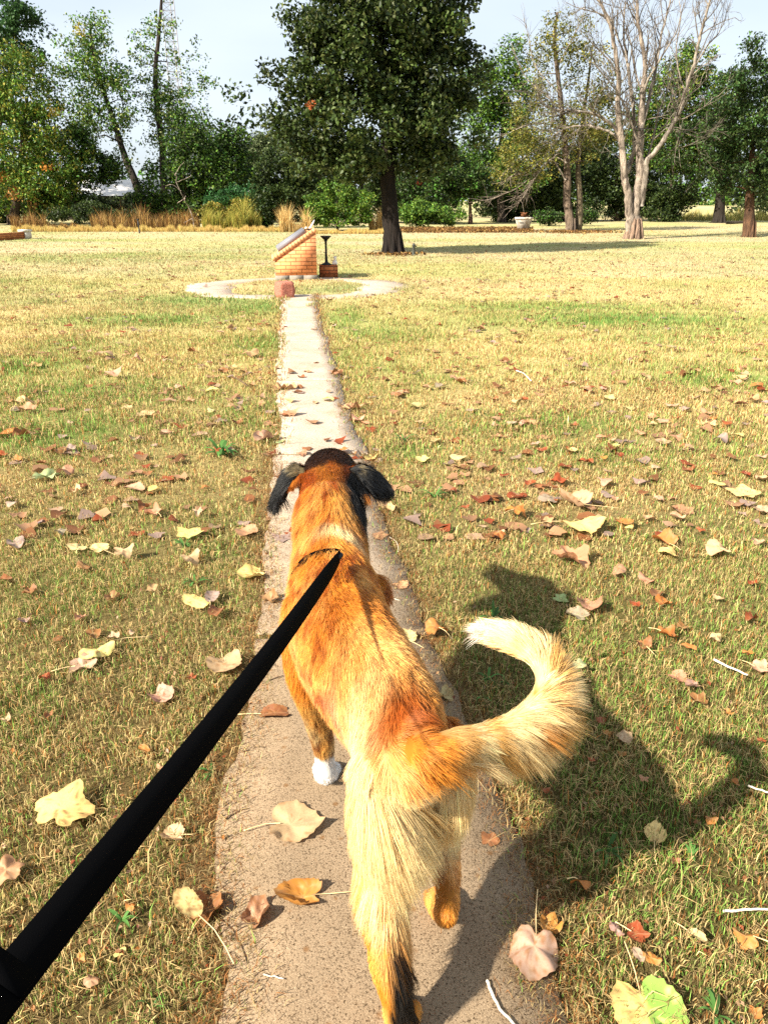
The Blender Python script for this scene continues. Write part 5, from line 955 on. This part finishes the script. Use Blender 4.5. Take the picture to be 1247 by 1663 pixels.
BIG = [
 (103,1322,100,l_,'yellow',.12,'large flat yellow three-lobed leaf on the grass left of the black leash',dict(yaw=1.4)),
 (284,1361,40,h_,'cream',.7,'small folded cream leaf just right of the leash in the grass',{}),
 (14,1422,54,r_,'tan',.5,'tan ragged leaf cut off by the left edge of the picture below the yellow one',{}),
 (337,1478,62,r_,'brown',.6,'crumpled brown leaf half under a spotted cream leaf at the path edge',{}),
 (308,1480,68,o_v,'cream',.3,'spotted cream oval leaf with a long pale stem reaching onto the path',dict(yaw=2.35,stem=.14,z=.042,spots=.9)),
 (415,1488,54,h_,'tan',.95,'curled ribbed tan leaf on the path between the spotted leaf and the glossy one',dict(spots=.7)),
 (492,1455,74,h_,'orange',.85,'glossy orange-brown curled leaf on the path with a long stem towards the dog leg',dict(yaw=3.1,stem=.10)),
 (472,1337,84,h_,'pale',.30,'broad pale tan leaf on the path below the white front paw',dict(yaw=.0,stem=.08)),
 (447,1158,54,o_v,'brown',.45,'oval brown striped leaf on the path left of the front leg',dict(yaw=.1,spots=.8)),
 (365,1080,60,h_,'pale',.35,'pale blotched leaf partly hidden under the leash beside the path',{}),
 (263,1131,46,r_,'pale',.5,'pinkish ragged leaf on the grass left of the leash middle',{}),
 (158,1064,60,o_v,'yellow',.7,'curled pale yellow leaf lying over a pinkish one at the left',{}),
 (135,1082,44,r_,'pale',.5,'pinkish leaf under the curled yellow one at the left',{}),
 (318,979,54,o_v,'yellow',.25,'long yellow leaf beside two brownish ones left of the dog',dict(yaw=2.6)),
 (345,972,42,o_v,'lilac',.5,'greyish brown leaf touching the top of the long yellow leaf',{}),
 (354,997,32,r_,'brown',.6,'small brown leaf below the greyish one next to the long yellow leaf',{}),
 (410,935,46,h_,'yellow',.4,'cupped yellow leaf by the path edge level with the dog shoulder',{}),
 (438,973,36,r_,'tan',1.0,'rolled ribbed tan leaf on the path edge left of the dog shoulder',dict(spots=.8)),
 (308,868,50,l_,'yellow',.15,'flat pale yellow leaf above a tuft of green weed left of the dog head',{}),
 (163,892,30,h_,'yellow',.2,'round yellow leaf with a long stem among tan leaves at the left',dict(stem=.10,yaw=2.6)),
 (125,890,40,o_v,'cream',.3,'cream oval leaf just left of the round yellow leaf',{}),
 (203,903,34,r_,'pale',.8,'crumpled pale leaf just right of the round yellow leaf',{}),
 (308,915,36,r_,'pale',.7,'crumpled pinkish leaf under the flat pale yellow leaf',{}),
 (27,884,48,o_v,'lilac',.5,'greyish pink curled leaf near the left edge level with the dog neck',{}),
 (75,775,52,o_v,'green',.6,'wavy pale green leaf at the left level with the dog ears',{}),
 (108,773,30,r_,'tan',.6,'tan leaf touching the right end of the wavy pale green leaf',{}),
 (122,800,28,o_v,'cream',.9,'arched whitish leaf below the wavy pale green leaf',{}),
 (866,1550,88,h_,'pale',.42,'large domed pale pink leaf at the right path edge near the dog hind foot',dict(yaw=-1.9,stem=.11,spots=.55)),
 (1050,1640,122,h_,'yellow',.16,'large yellow and green heart-shaped leaf at the bottom right corner',dict(yaw=-1.45,half=1,spots=.8,stem=.10)),
 (1063,1356,38,h_,'yellow',.3,'small bright yellow heart-shaped leaf with a trailing stem on the right grass',dict(yaw=1.2,stem=.07)),
 (941,1442,36,h_,'orange',.5,'upright rusty orange leaf in shade right of the path',dict(tilt=.9)),
 (893,1507,42,r_,'orange',.9,'curled orange-brown leaf tucked behind the large domed pale leaf',{}),
 (1030,1518,42,l_,'red',.5,'shiny red-orange leaf above the big yellow and green leaf',dict(spots=.1)),
 (1057,1556,32,o_v,'orange',.5,'orange leaf right next to a grey leaf above the big yellow and green leaf',{}),
 (1036,1551,28,o_v,'lilac',.4,'grey leaf between the red and the orange leaf at the lower right',{}),
 (997,1511,30,o_v,'lilac',.8,'narrow upright grey-brown leaf left of the shiny red-orange leaf',dict(tilt=1.0)),
 (1210,1529,40,r_,'orange',.7,'orange-red curled leaf with a pale stem near the right edge',dict(stem=.06)),
 (1098,1101,30,h_,'tan',.4,'round tan leaf alone on the right grass level with the tail curl',{}),
 (1012,1203,28,h_,'pale',.6,'small pinkish cupped leaf on the dark grass right of the tail',{}),
 (1132,1141,34,r_,'brown',.8,'crumpled red-brown leaf on the right grass below the round tan one',{}),
 (708,1029,48,r_,'orange',1.0,'curled orange-brown ribbed leaf where grass meets the path right of the dog',dict(spots=1.0)),
 (657,1037,44,h_,'cream',.35,'whitish leaf on the path touching the dog side',dict(stem=.07)),
 (722,1128,36,r_,'cream',.8,'whitish folded leaf raised at the path edge right of the dog hips',{}),
 (650,950,28,r_,'tan',.3,'tan angular leaf on the path right of the dog shoulder',{}),
 (957,985,48,r_,'tan',.6,'tan leaf with an orange edge above a greyish one right of the tail tip',{}),
 (940,1001,38,h_,'lilac',.4,'greyish tan leaf under the tan one right of the tail tip',{}),
 (908,972,28,l_,'green',.2,'small pale green lobed leaf above the tail tip on the right grass',{}),
 (925,912,62,r_,'tan',.75,'folded tan leaf right of the path level with the collar',{}),
 (1005,928,36,o_v,'tan',.5,'tan oval leaf right of the folded one level with the collar',{}),
 (1048,942,34,o_v,'tan',.6,'tan curled leaf farther right than the oval one, level with the dog shoulder',{}),
 (1082,901,36,h_,'yellow',.5,'yellow and tan leaf below an orange one on the right grass',{}),
 (1076,880,40,r_,'orange',.6,'ragged orange-tan leaf just above the yellow and tan leaf',{}),
 (1165,901,42,h_,'cream',.4,'cream leaf with a raised rim near the right edge level with the collar',{}),
 (942,862,78,o_v,'yellow',.5,'long wavy yellow leaf under the big folded tan leaf on the right',dict(yaw=.1)),
 (935,822,58,h_,'pale',.95,'big folded pinkish tan leaf above the long wavy yellow leaf',{}),
 (835,838,42,l_,'orange',.6,'orange and tan lobed leaf right of the dog ear',{}),
 (890,852,32,o_v,'tan',.5,'tan leaf between the orange lobed leaf and the long yellow one',{}),
 (888,814,34,h_,'lilac',.3,'smooth greyish leaf left of the big folded tan leaf',{}),
 (908,784,32,r_,'red',.8,'rust red folded leaf above the smooth greyish leaf',{}),
 (1206,802,52,l_,'yellow',.08,'bright yellow broad leaf near the right edge level with the dog ears',{}),
 (1163,787,32,o_v,'yellow',.1,'bright yellow oval leaf just left of the broad yellow one',{}),
 (430,713,42,r_,'pale',.6,'pinkish folded leaf at the left path edge ahead of the dog',{}),
 (455,716,20,o_v,'green',.2,'little pale green leaf next to the pinkish one at the left path edge',{}),
]
for b in BIG: put(b[0], b[1], b[2], b[3], b[4], b[5], label=b[6], **b[7])
MED = """248,958,28,t,.6;182,972,26,t,.8;50,962,26,b,.8;8,943,22,b,.5;136,921,30,b,.5;152,1030,26,b,.6;185,1038,22,p,.7;132,1005,22,t,.8;218,795,38,p,.5;252,795,20,y,.4;250,835,34,t,.7;237,828,28,b,.8;206,823,24,p,.6;
404,868,36,t,.5;322,837,20,p,.8;333,792,14,o,.4;325,708,30,p,.4;272,705,24,p,.5;220,712,22,l,.7;115,731,24,l,.6;12,704,42,o,.5;34,709,26,b,.8;45,667,30,t,.6;345,634,24,y,.2;290,630,24,p,.4;276,634,20,t,.5;238,674,30,c,.3;
208,665,20,c,.6;115,686,14,p,.6;185,612,30,p,.5;170,582,30,p,.5;222,586,22,t,.6;272,587,24,p,.4;185,601,18,c,.3;55,595,34,t,.5;15,590,20,c,.4;15,653,22,t,.5;30,652,24,c,.3;408,578,28,t,.5;380,596,16,c,.3;345,612,26,t,.4;362,604,22,b,.5;
308,652,18,p,.5;375,665,22,t,.6;385,688,20,b,.9;345,668,16,c,.4;360,735,22,r,.5;372,733,18,l,.4;345,733,16,b,.6;95,735,22,b,.5;28,748,20,o,.6;5,741,22,r,.5;180,744,16,p,.5;70,752,18,b,.5;98,866,20,l,.7;20,820,22,l,.6;
235,1220,24,o,.6;75,1105,20,r,.7;80,1165,18,b,.7;312,1100,18,r,.6;215,1030,16,p,.7;40,1010,20,l,.6;95,1040,16,b,.6;10,1170,22,c,.7;195,1545,22,y,.4;215,1475,18,o,.5;150,1600,26,t,.6;130,1560,24,o,.7;262,1250,18,t,.7;
1030,985,18,r,.7;1082,1033,34,o,.7;1045,1050,34,b,.8;1118,1050,26,o,.5;1160,1040,24,c,.7;1218,1008,24,r,.7;1230,1085,36,p,.5;1215,1062,22,o,.6;1125,1115,24,l,.6;1180,1160,18,o,.7;940,1085,30,g,.4;916,1078,18,r,.6;975,1172,18,r,.6;
985,1190,16,o,.7;1010,1225,20,o,.7;1235,1205,16,r,.6;1065,968,26,b,.6;1075,978,28,o,.5;1105,1020,20,b,.5;1165,972,20,c,.5;1220,950,18,r,.7;885,850,26,t,.5;810,874,28,o,.7;812,865,18,c,.4;1010,850,32,o,.6;1020,858,16,y,.5;968,847,24,t,.4;
1052,842,28,p,.6;1100,842,26,c,.5;1068,811,18,p,.4;985,787,30,p,.4;1137,862,18,r,.6;1230,882,24,p,.6;1235,830,26,p,.4;735,801,16,r,.6;755,824,16,r,.5;742,746,28,c,.3;685,747,24,y,.2;708,718,24,c,.3;680,687,22,p,.3;672,660,26,c,.3;
768,740,?;876,731,26,r,.4;830,690,20,l,.5;848,692,22,p,.6;860,690,22,t,.5;803,683,20,t,.3;802,693,18,p,.5;768,668,26,l,.4;800,648,20,b,.5;850,650,16,r,.6;838,654,20,c,.5;742,617,34,t,.3;750,621,18,b,.6;715,628,20,l,.4;692,630,20,p,.5;
645,640,26,t,.4;650,643,18,b,.5;932,692,16,r,.7;990,713,22,c,.3;976,711,20,t,.4;1005,741,16,r,.6;1000,724,12,y,.4;925,733,26,c,.3;950,752,26,r,.7;980,745,14,o,.4;1076,720,26,p,.4;1095,715,24,t,.5;1108,726,20,b,.6;1168,717,24,l,.6;
1197,708,22,y,.2;1235,742,22,p,.4;1183,682,20,o,.6;1180,690,16,r,.5;1150,690,26,c,.5;1148,671,26,p,.4;1090,660,24,p,.3;1110,665,18,l,.4;1075,686,22,p,.4;1060,690,18,c,.3;1040,703,24,t,.4;1055,678,22,t,.4;985,647,26,y,.2;1020,664,24,c,.3;
978,632,22,p,.4;950,635,22,t,.4;925,623,20,p,.4;1145,635,24,t,.3;1162,633,22,t,.4;1195,622,20,p,.4;1228,630,22,o,.5;1222,650,26,t,.5;1240,655,18,l,.5;1198,612,22,c,.3;1208,609,20,p,.3;1047,616,22,t,.4;1085,607,20,b,.5;1125,603,20,t,.4;
1115,765,20,b,.6;1063,762,20,p,.5;1210,772,24,r,.6;1235,780,22,p,.5;1160,770,12,o,.4;945,805,14,b,.5;900,815,12,r,.4;1000,810,14,p,.4;860,785,20,r,.5;875,792,22,b,.5;870,722,20,p,.5;560,660,28,c,.6;576,664,30,t,.6;582,682,26,p,.7;590,688,24,t,.6;
470,672,26,t,.7;462,674,16,b,.6;470,651,20,c,.4;512,653,16,p,.4;533,649,20,y,.3;455,630,28,t,.6;472,630,24,t,.7;488,628,18,b,.5;548,609,20,b,.6;545,605,26,t,.3;490,612,14,b,.4;500,603,18,t,.4;587,741,24,l,.6;602,743,26,y,.5;578,738,20,b,.6;
490,737,30,t,.7;500,728,18,b,.5;630,827,30,c,.6;795,1363,34,b,.3;640,1038,14,b,.5;885,1285,14,r,.6;1075,1600,26,t,.7;1225,1648,26,o,.6;1130,1521,34,c,.7;1150,1335,20,o,.6;1045,1265,16,t,.6;1190,1275,18,o,.6;960,1235,14,r,.5;1100,1400,18,b,.6""".replace('\n', '')
CM = dict(t='tan', b='brown', p='pale', y='yellow', c='cream', o='orange', r='red', l='lilac', g='green')
for it in MED.split(';'):
    f = it.split(',')
    if len(f) < 5: continue
    put(float(f[0]), float(f[1]), float(f[2]), [h_, r_, l_, o_v][COUNT[0] % 4], CM[f[3]], float(f[4]), stem=0 if float(f[2]) < 34 else None)
# the rest of the leaves one can still tell apart, copied from a set of shapes
protos = [leafmesh('fallen_leaf', [h_, r_, l_, o_v][i % 4], ['tan', 'pale', 'brown', 'red', 'cream', 'lilac', 'orange', 'tan'][i % 8], (.12 + .06 * (i % 6)), 1.0, 900 + i, rings=4, n=26)[0] for i in range(16)]
used = [False] * 16
cl = [(rng.uniform(-50, 1300), 470 + 300 * rng.uniform() ** 1.2) for _ in range(70)]
while COUNT[0] < 297:
    c = cl[rng.integers(0, 70)]; px, py = c[0] + rng.normal(0, 26), c[1] + rng.normal(0, 9)
    if not (0 < px < 1247 and 500 < py < 860): continue
    g = G(px, py, .02)
    if on_path(np.array([g[0]]), np.array([g[1]]), -.02)[0] and rng.uniform() < .8: continue
    i = int(rng.integers(0, 16)); o = protos[i] if not used[i] else protos[i].copy()
    if used[i]: C.objects.link(o)
    used[i] = True; COUNT[0] += 1; s = rng.uniform(.045, .085); o.scale = (s, s, s); o.location = (g[0], g[1], .022); o.rotation_euler = (rng.uniform(-.3, .3), rng.uniform(-.3, .3), rng.uniform(0, 6.28))
    side = 'left' if px < 480 else 'right'; cn = ['tan', 'pale pinkish', 'brown', 'dark red', 'cream', 'greyish', 'orange', 'tan'][i % 8]
    row = 'halfway to the monument' if py < 620 else 'ahead of the dog'
    tag(o, f'scattered {cn} dry leaf on the {side} hand lawn {row}', 'leaf', f'scattered {cn} dry leaves on the {side} hand lawn {row}')
for i in range(16):
    if not used[i]: bpy.data.objects.remove(protos[i])
def specks():
    n = 4200; y = rng.uniform(5.5, 34, n); y = 3.2 + 24 * rng.uniform(0, 1, n) ** 1.35; x = rng.uniform(-.62, .62, n) * y
    k = (fbm2(x, y, 1.6, 81) + .25) > rng.uniform(.30, .95, n); k &= ((y > 6) | (rng.uniform(0, 1, n) < .6)) & ~on_path(x, y, .0) | (k & (rng.uniform(0, 1, n) < .15)); x, y = x[k], y[k]
    V = []; Q = []; T = []; Cc = []; n0 = 0
    for i in range(len(x)):
        m = 9; th = np.linspace(0, 6.283, m, endpoint=False); w_ = rng.uniform(.022, .05); r = w_ * (1 + .25 * rng.normal(0, 1, m)); cu = rng.uniform(2, 12); v = np.stack([r * np.cos(th), r * np.sin(th), cu * (r * np.cos(th)) ** 2 + .004 * rng.normal(0, 1, m)], 1); v = np.concatenate([[[0, 0, 0]], v])
        a = rng.uniform(0, 6.28); ca, sa = math.cos(a), math.sin(a); v = np.stack([v[:, 0] * ca - v[:, 1] * sa + x[i], v[:, 0] * sa + v[:, 1] * ca + y[i], v[:, 2] + .012 + .012 * rng.uniform() + .10 * v[:, 1] * rng.normal(0, .8)], 1)
        T.append(np.stack([np.full(m, n0), n0 + 1 + np.arange(m), n0 + 1 + (np.arange(m) + 1) % m], 1)); n0 += m + 1; V.append(v); c = np.array(LC[['tan', 'brown', 'pale', 'brown', 'tan', 'red', 'lilac'][int(rng.integers(0, 7))]]) * rng.uniform(.5, 1.0); Cc.append(np.repeat(c[None], m + 1, 0))
    tag(mesh('fallen_leaves', np.concatenate(V), [np.concatenate(T)], M_fallen, col=np.concatenate(Cc)), 'small dry leaves scattered over the far lawn', 'leaves', kind='stuff')
    # crumbs of broken leaf in the near turf
    n = 8000; y = .6 + 6 * rng.uniform(0, 1, n) ** 1.3; x = rng.uniform(-.62, .62, n) * (y + .8); m = ~on_path(x, y, .0); l, r = edges(y); m |= (np.minimum(abs(x - l), abs(x - r)) < .05); x, y = x[m], y[m]; n = len(x)
    P = np.stack([x, y, rng.uniform(.014, .024, n)], 1); c = np.array([LC[k] for k in ('tan', 'brown', 'orange', 'pale', 'red')])[rng.integers(0, 5, n)] * rng.uniform(.35, .95, (n, 1)); v, t, co = leafquads(P, rng.uniform(.004, .018, n), c, up=1.0)
    tag(mesh('leaf_litter', v, [t], M_fallen, col=co), 'crumbs of broken dry leaf between the grass blades', 'litter', kind='stuff')
specks()
def twigs():
    Mw = mat('twig_pale', .7, base=(.74, .66, .54), noise=(120, (.4, .28, .16), .5), bump=(200, .5, .002)); Md = mat('twig_dark', .8, base=(.10, .06, .035))
    TW = [([(790,1592),(797,1608),(812,1638),(838,1668),(850,1690)], .0034, Mw, 'bent whitish twig on the path at the bottom edge'), ([(1172,1489),(1205,1487),(1250,1486),(1290,1488)], .0032, Mw, 'straight whitish twig in the grass at the right edge'),
          ([(1212,1284),(1228,1290),(1252,1297)], .003, Mw, 'short pale twig in the grass above the straight whitish one'), ([(1157,1078),(1180,1090),(1212,1104)], .0042, Mw, 'flat straw coloured stalk on the grass right of the round tan leaf'),
          ([(838,605),(850,610),(862,622)], .006, Mw, 'thin curved pale twig on the lawn far beyond the dog at the right'), ([(378,614),(392,622),(402,630)], .006, Md, 'brown twig on the lawn left of the path beyond the dog'),
          ([(366,1330),(378,1322),(392,1315),(404,1312)], .0018, Md, 'thin dark twig at the left path edge above the broad pale leaf'), ([(436,1105),(448,1100),(460,1097)], .0016, Md, 'thin dark twig on the path above the oval striped leaf'),
          ([(355,1530),(380,1512),(415,1508)], .0017, Md, 'thin red-brown twig under the stem of the spotted cream leaf'), ([(427,1582),(445,1586),(461,1589)], .0016, Mw, 'tiny pale stalk on the path near the bottom'),
          ([(615,968),(630,970),(650,975)], .0015, Mw, 'pale stalk on the path right of the dog shoulder'), ([(632,872),(645,882),(646,896)], .0016, Mw, 'curved pale stalk at the right path edge level with the collar')]
    for pp, r, m_, lb in TW:
        P = np.array([G(a, b, .017 + r) for a, b in pp]); onp = on_path(P[:1, 0], P[:1, 1])[0]; P[:, 2] += 0 if onp else .018; m = MB(); limb(m, P, r, r * .7, (1, 1, 1), n=6, jit=.0008, wob=.08); tag(m.build('twig', m_, None, smooth=True), lb, 'twig')
    WD = [(792,1108,.075,8,'broad-bladed green weed at the path edge in front of the tail curl'), (785,1140,.06,5,'flat bright green blades below the broad-bladed weed'), (820,1112,.05,4,'small green weed hugging the inside of the tail curl'), (300,890,.09,12,'green weed tuft under the flat pale yellow leaf'),
          (318,952,.08,10,'low green weed tuft above the long yellow leaf'), (360,742,.16,16,'bushy green tuft on the left lawn beyond the dog'), (345,1262,.06,7,'small green weed at the left path edge near the leash'), (150,1095,.07,5,'broad green blade below the curled yellow leaf'), (1120,1395,.07,5,'long pale green blades on the right grass near the yellow heart leaf'),
          (985,1390,.10,6,'green blades in the shaded grass right of the path'), (1160,1655,.08,9,'bright green sprouts right of the big yellow and green leaf'), (800,1010,.10,7,'loose green blades above the tail tip'), (200,1500,.07,8,'green weed left of the spotted cream leaf'), (655,720,.10,12,'small green weed tuft right of the dog ear ahead'), (705,812,.10,10,'green grass tuft between the red leaves and the path'), (250,1640,.06,8,'green sprouts at the bottom between the leash and the path')]
    for px, py, h, n, lb in WD:
        g = G(px, py); zc = g[1]; s = (.6 + .16 * zc) * .8; m = MB()
        for k in range(n):
            a = rng.uniform(0, 6.28); L = h * s * rng.uniform(.6, 1.1); w_ = L * rng.uniform(.05, .10); pts = []; d = np.array([math.cos(a), math.sin(a), 0]); sd = np.array([-d[1], d[0], 0]); ez = rng.uniform(.25, .6)
            t = np.linspace(0, 1, 6); c_ = g + d[None] * (t * L)[:, None] * .95 + np.array([0, 0, 1])[None] * (ez * L * np.sin(t * 2.4) + .01)[:, None]; wv = w_ * np.sin(np.clip(t * .8 + .2, 0, 1) * math.pi) ** .6; wv[-1] = .0003
            v = np.concatenate([c_ - sd * wv[:, None], c_ + [0, 0, -.15 * w_], c_ + sd * wv[:, None]]); i = np.arange(5); q = np.concatenate([np.stack([i, i + 6, i + 7, i + 1], 1), np.stack([i + 6, i + 12, i + 13, i + 7], 1)])
            m.add(v, q=q, c=np.array((.07, .16, .035)) * rng.uniform(.5, 1.4))
        tag(m.build('weed', M_grass, None, smooth=True), lb, 'weed')
twigs()
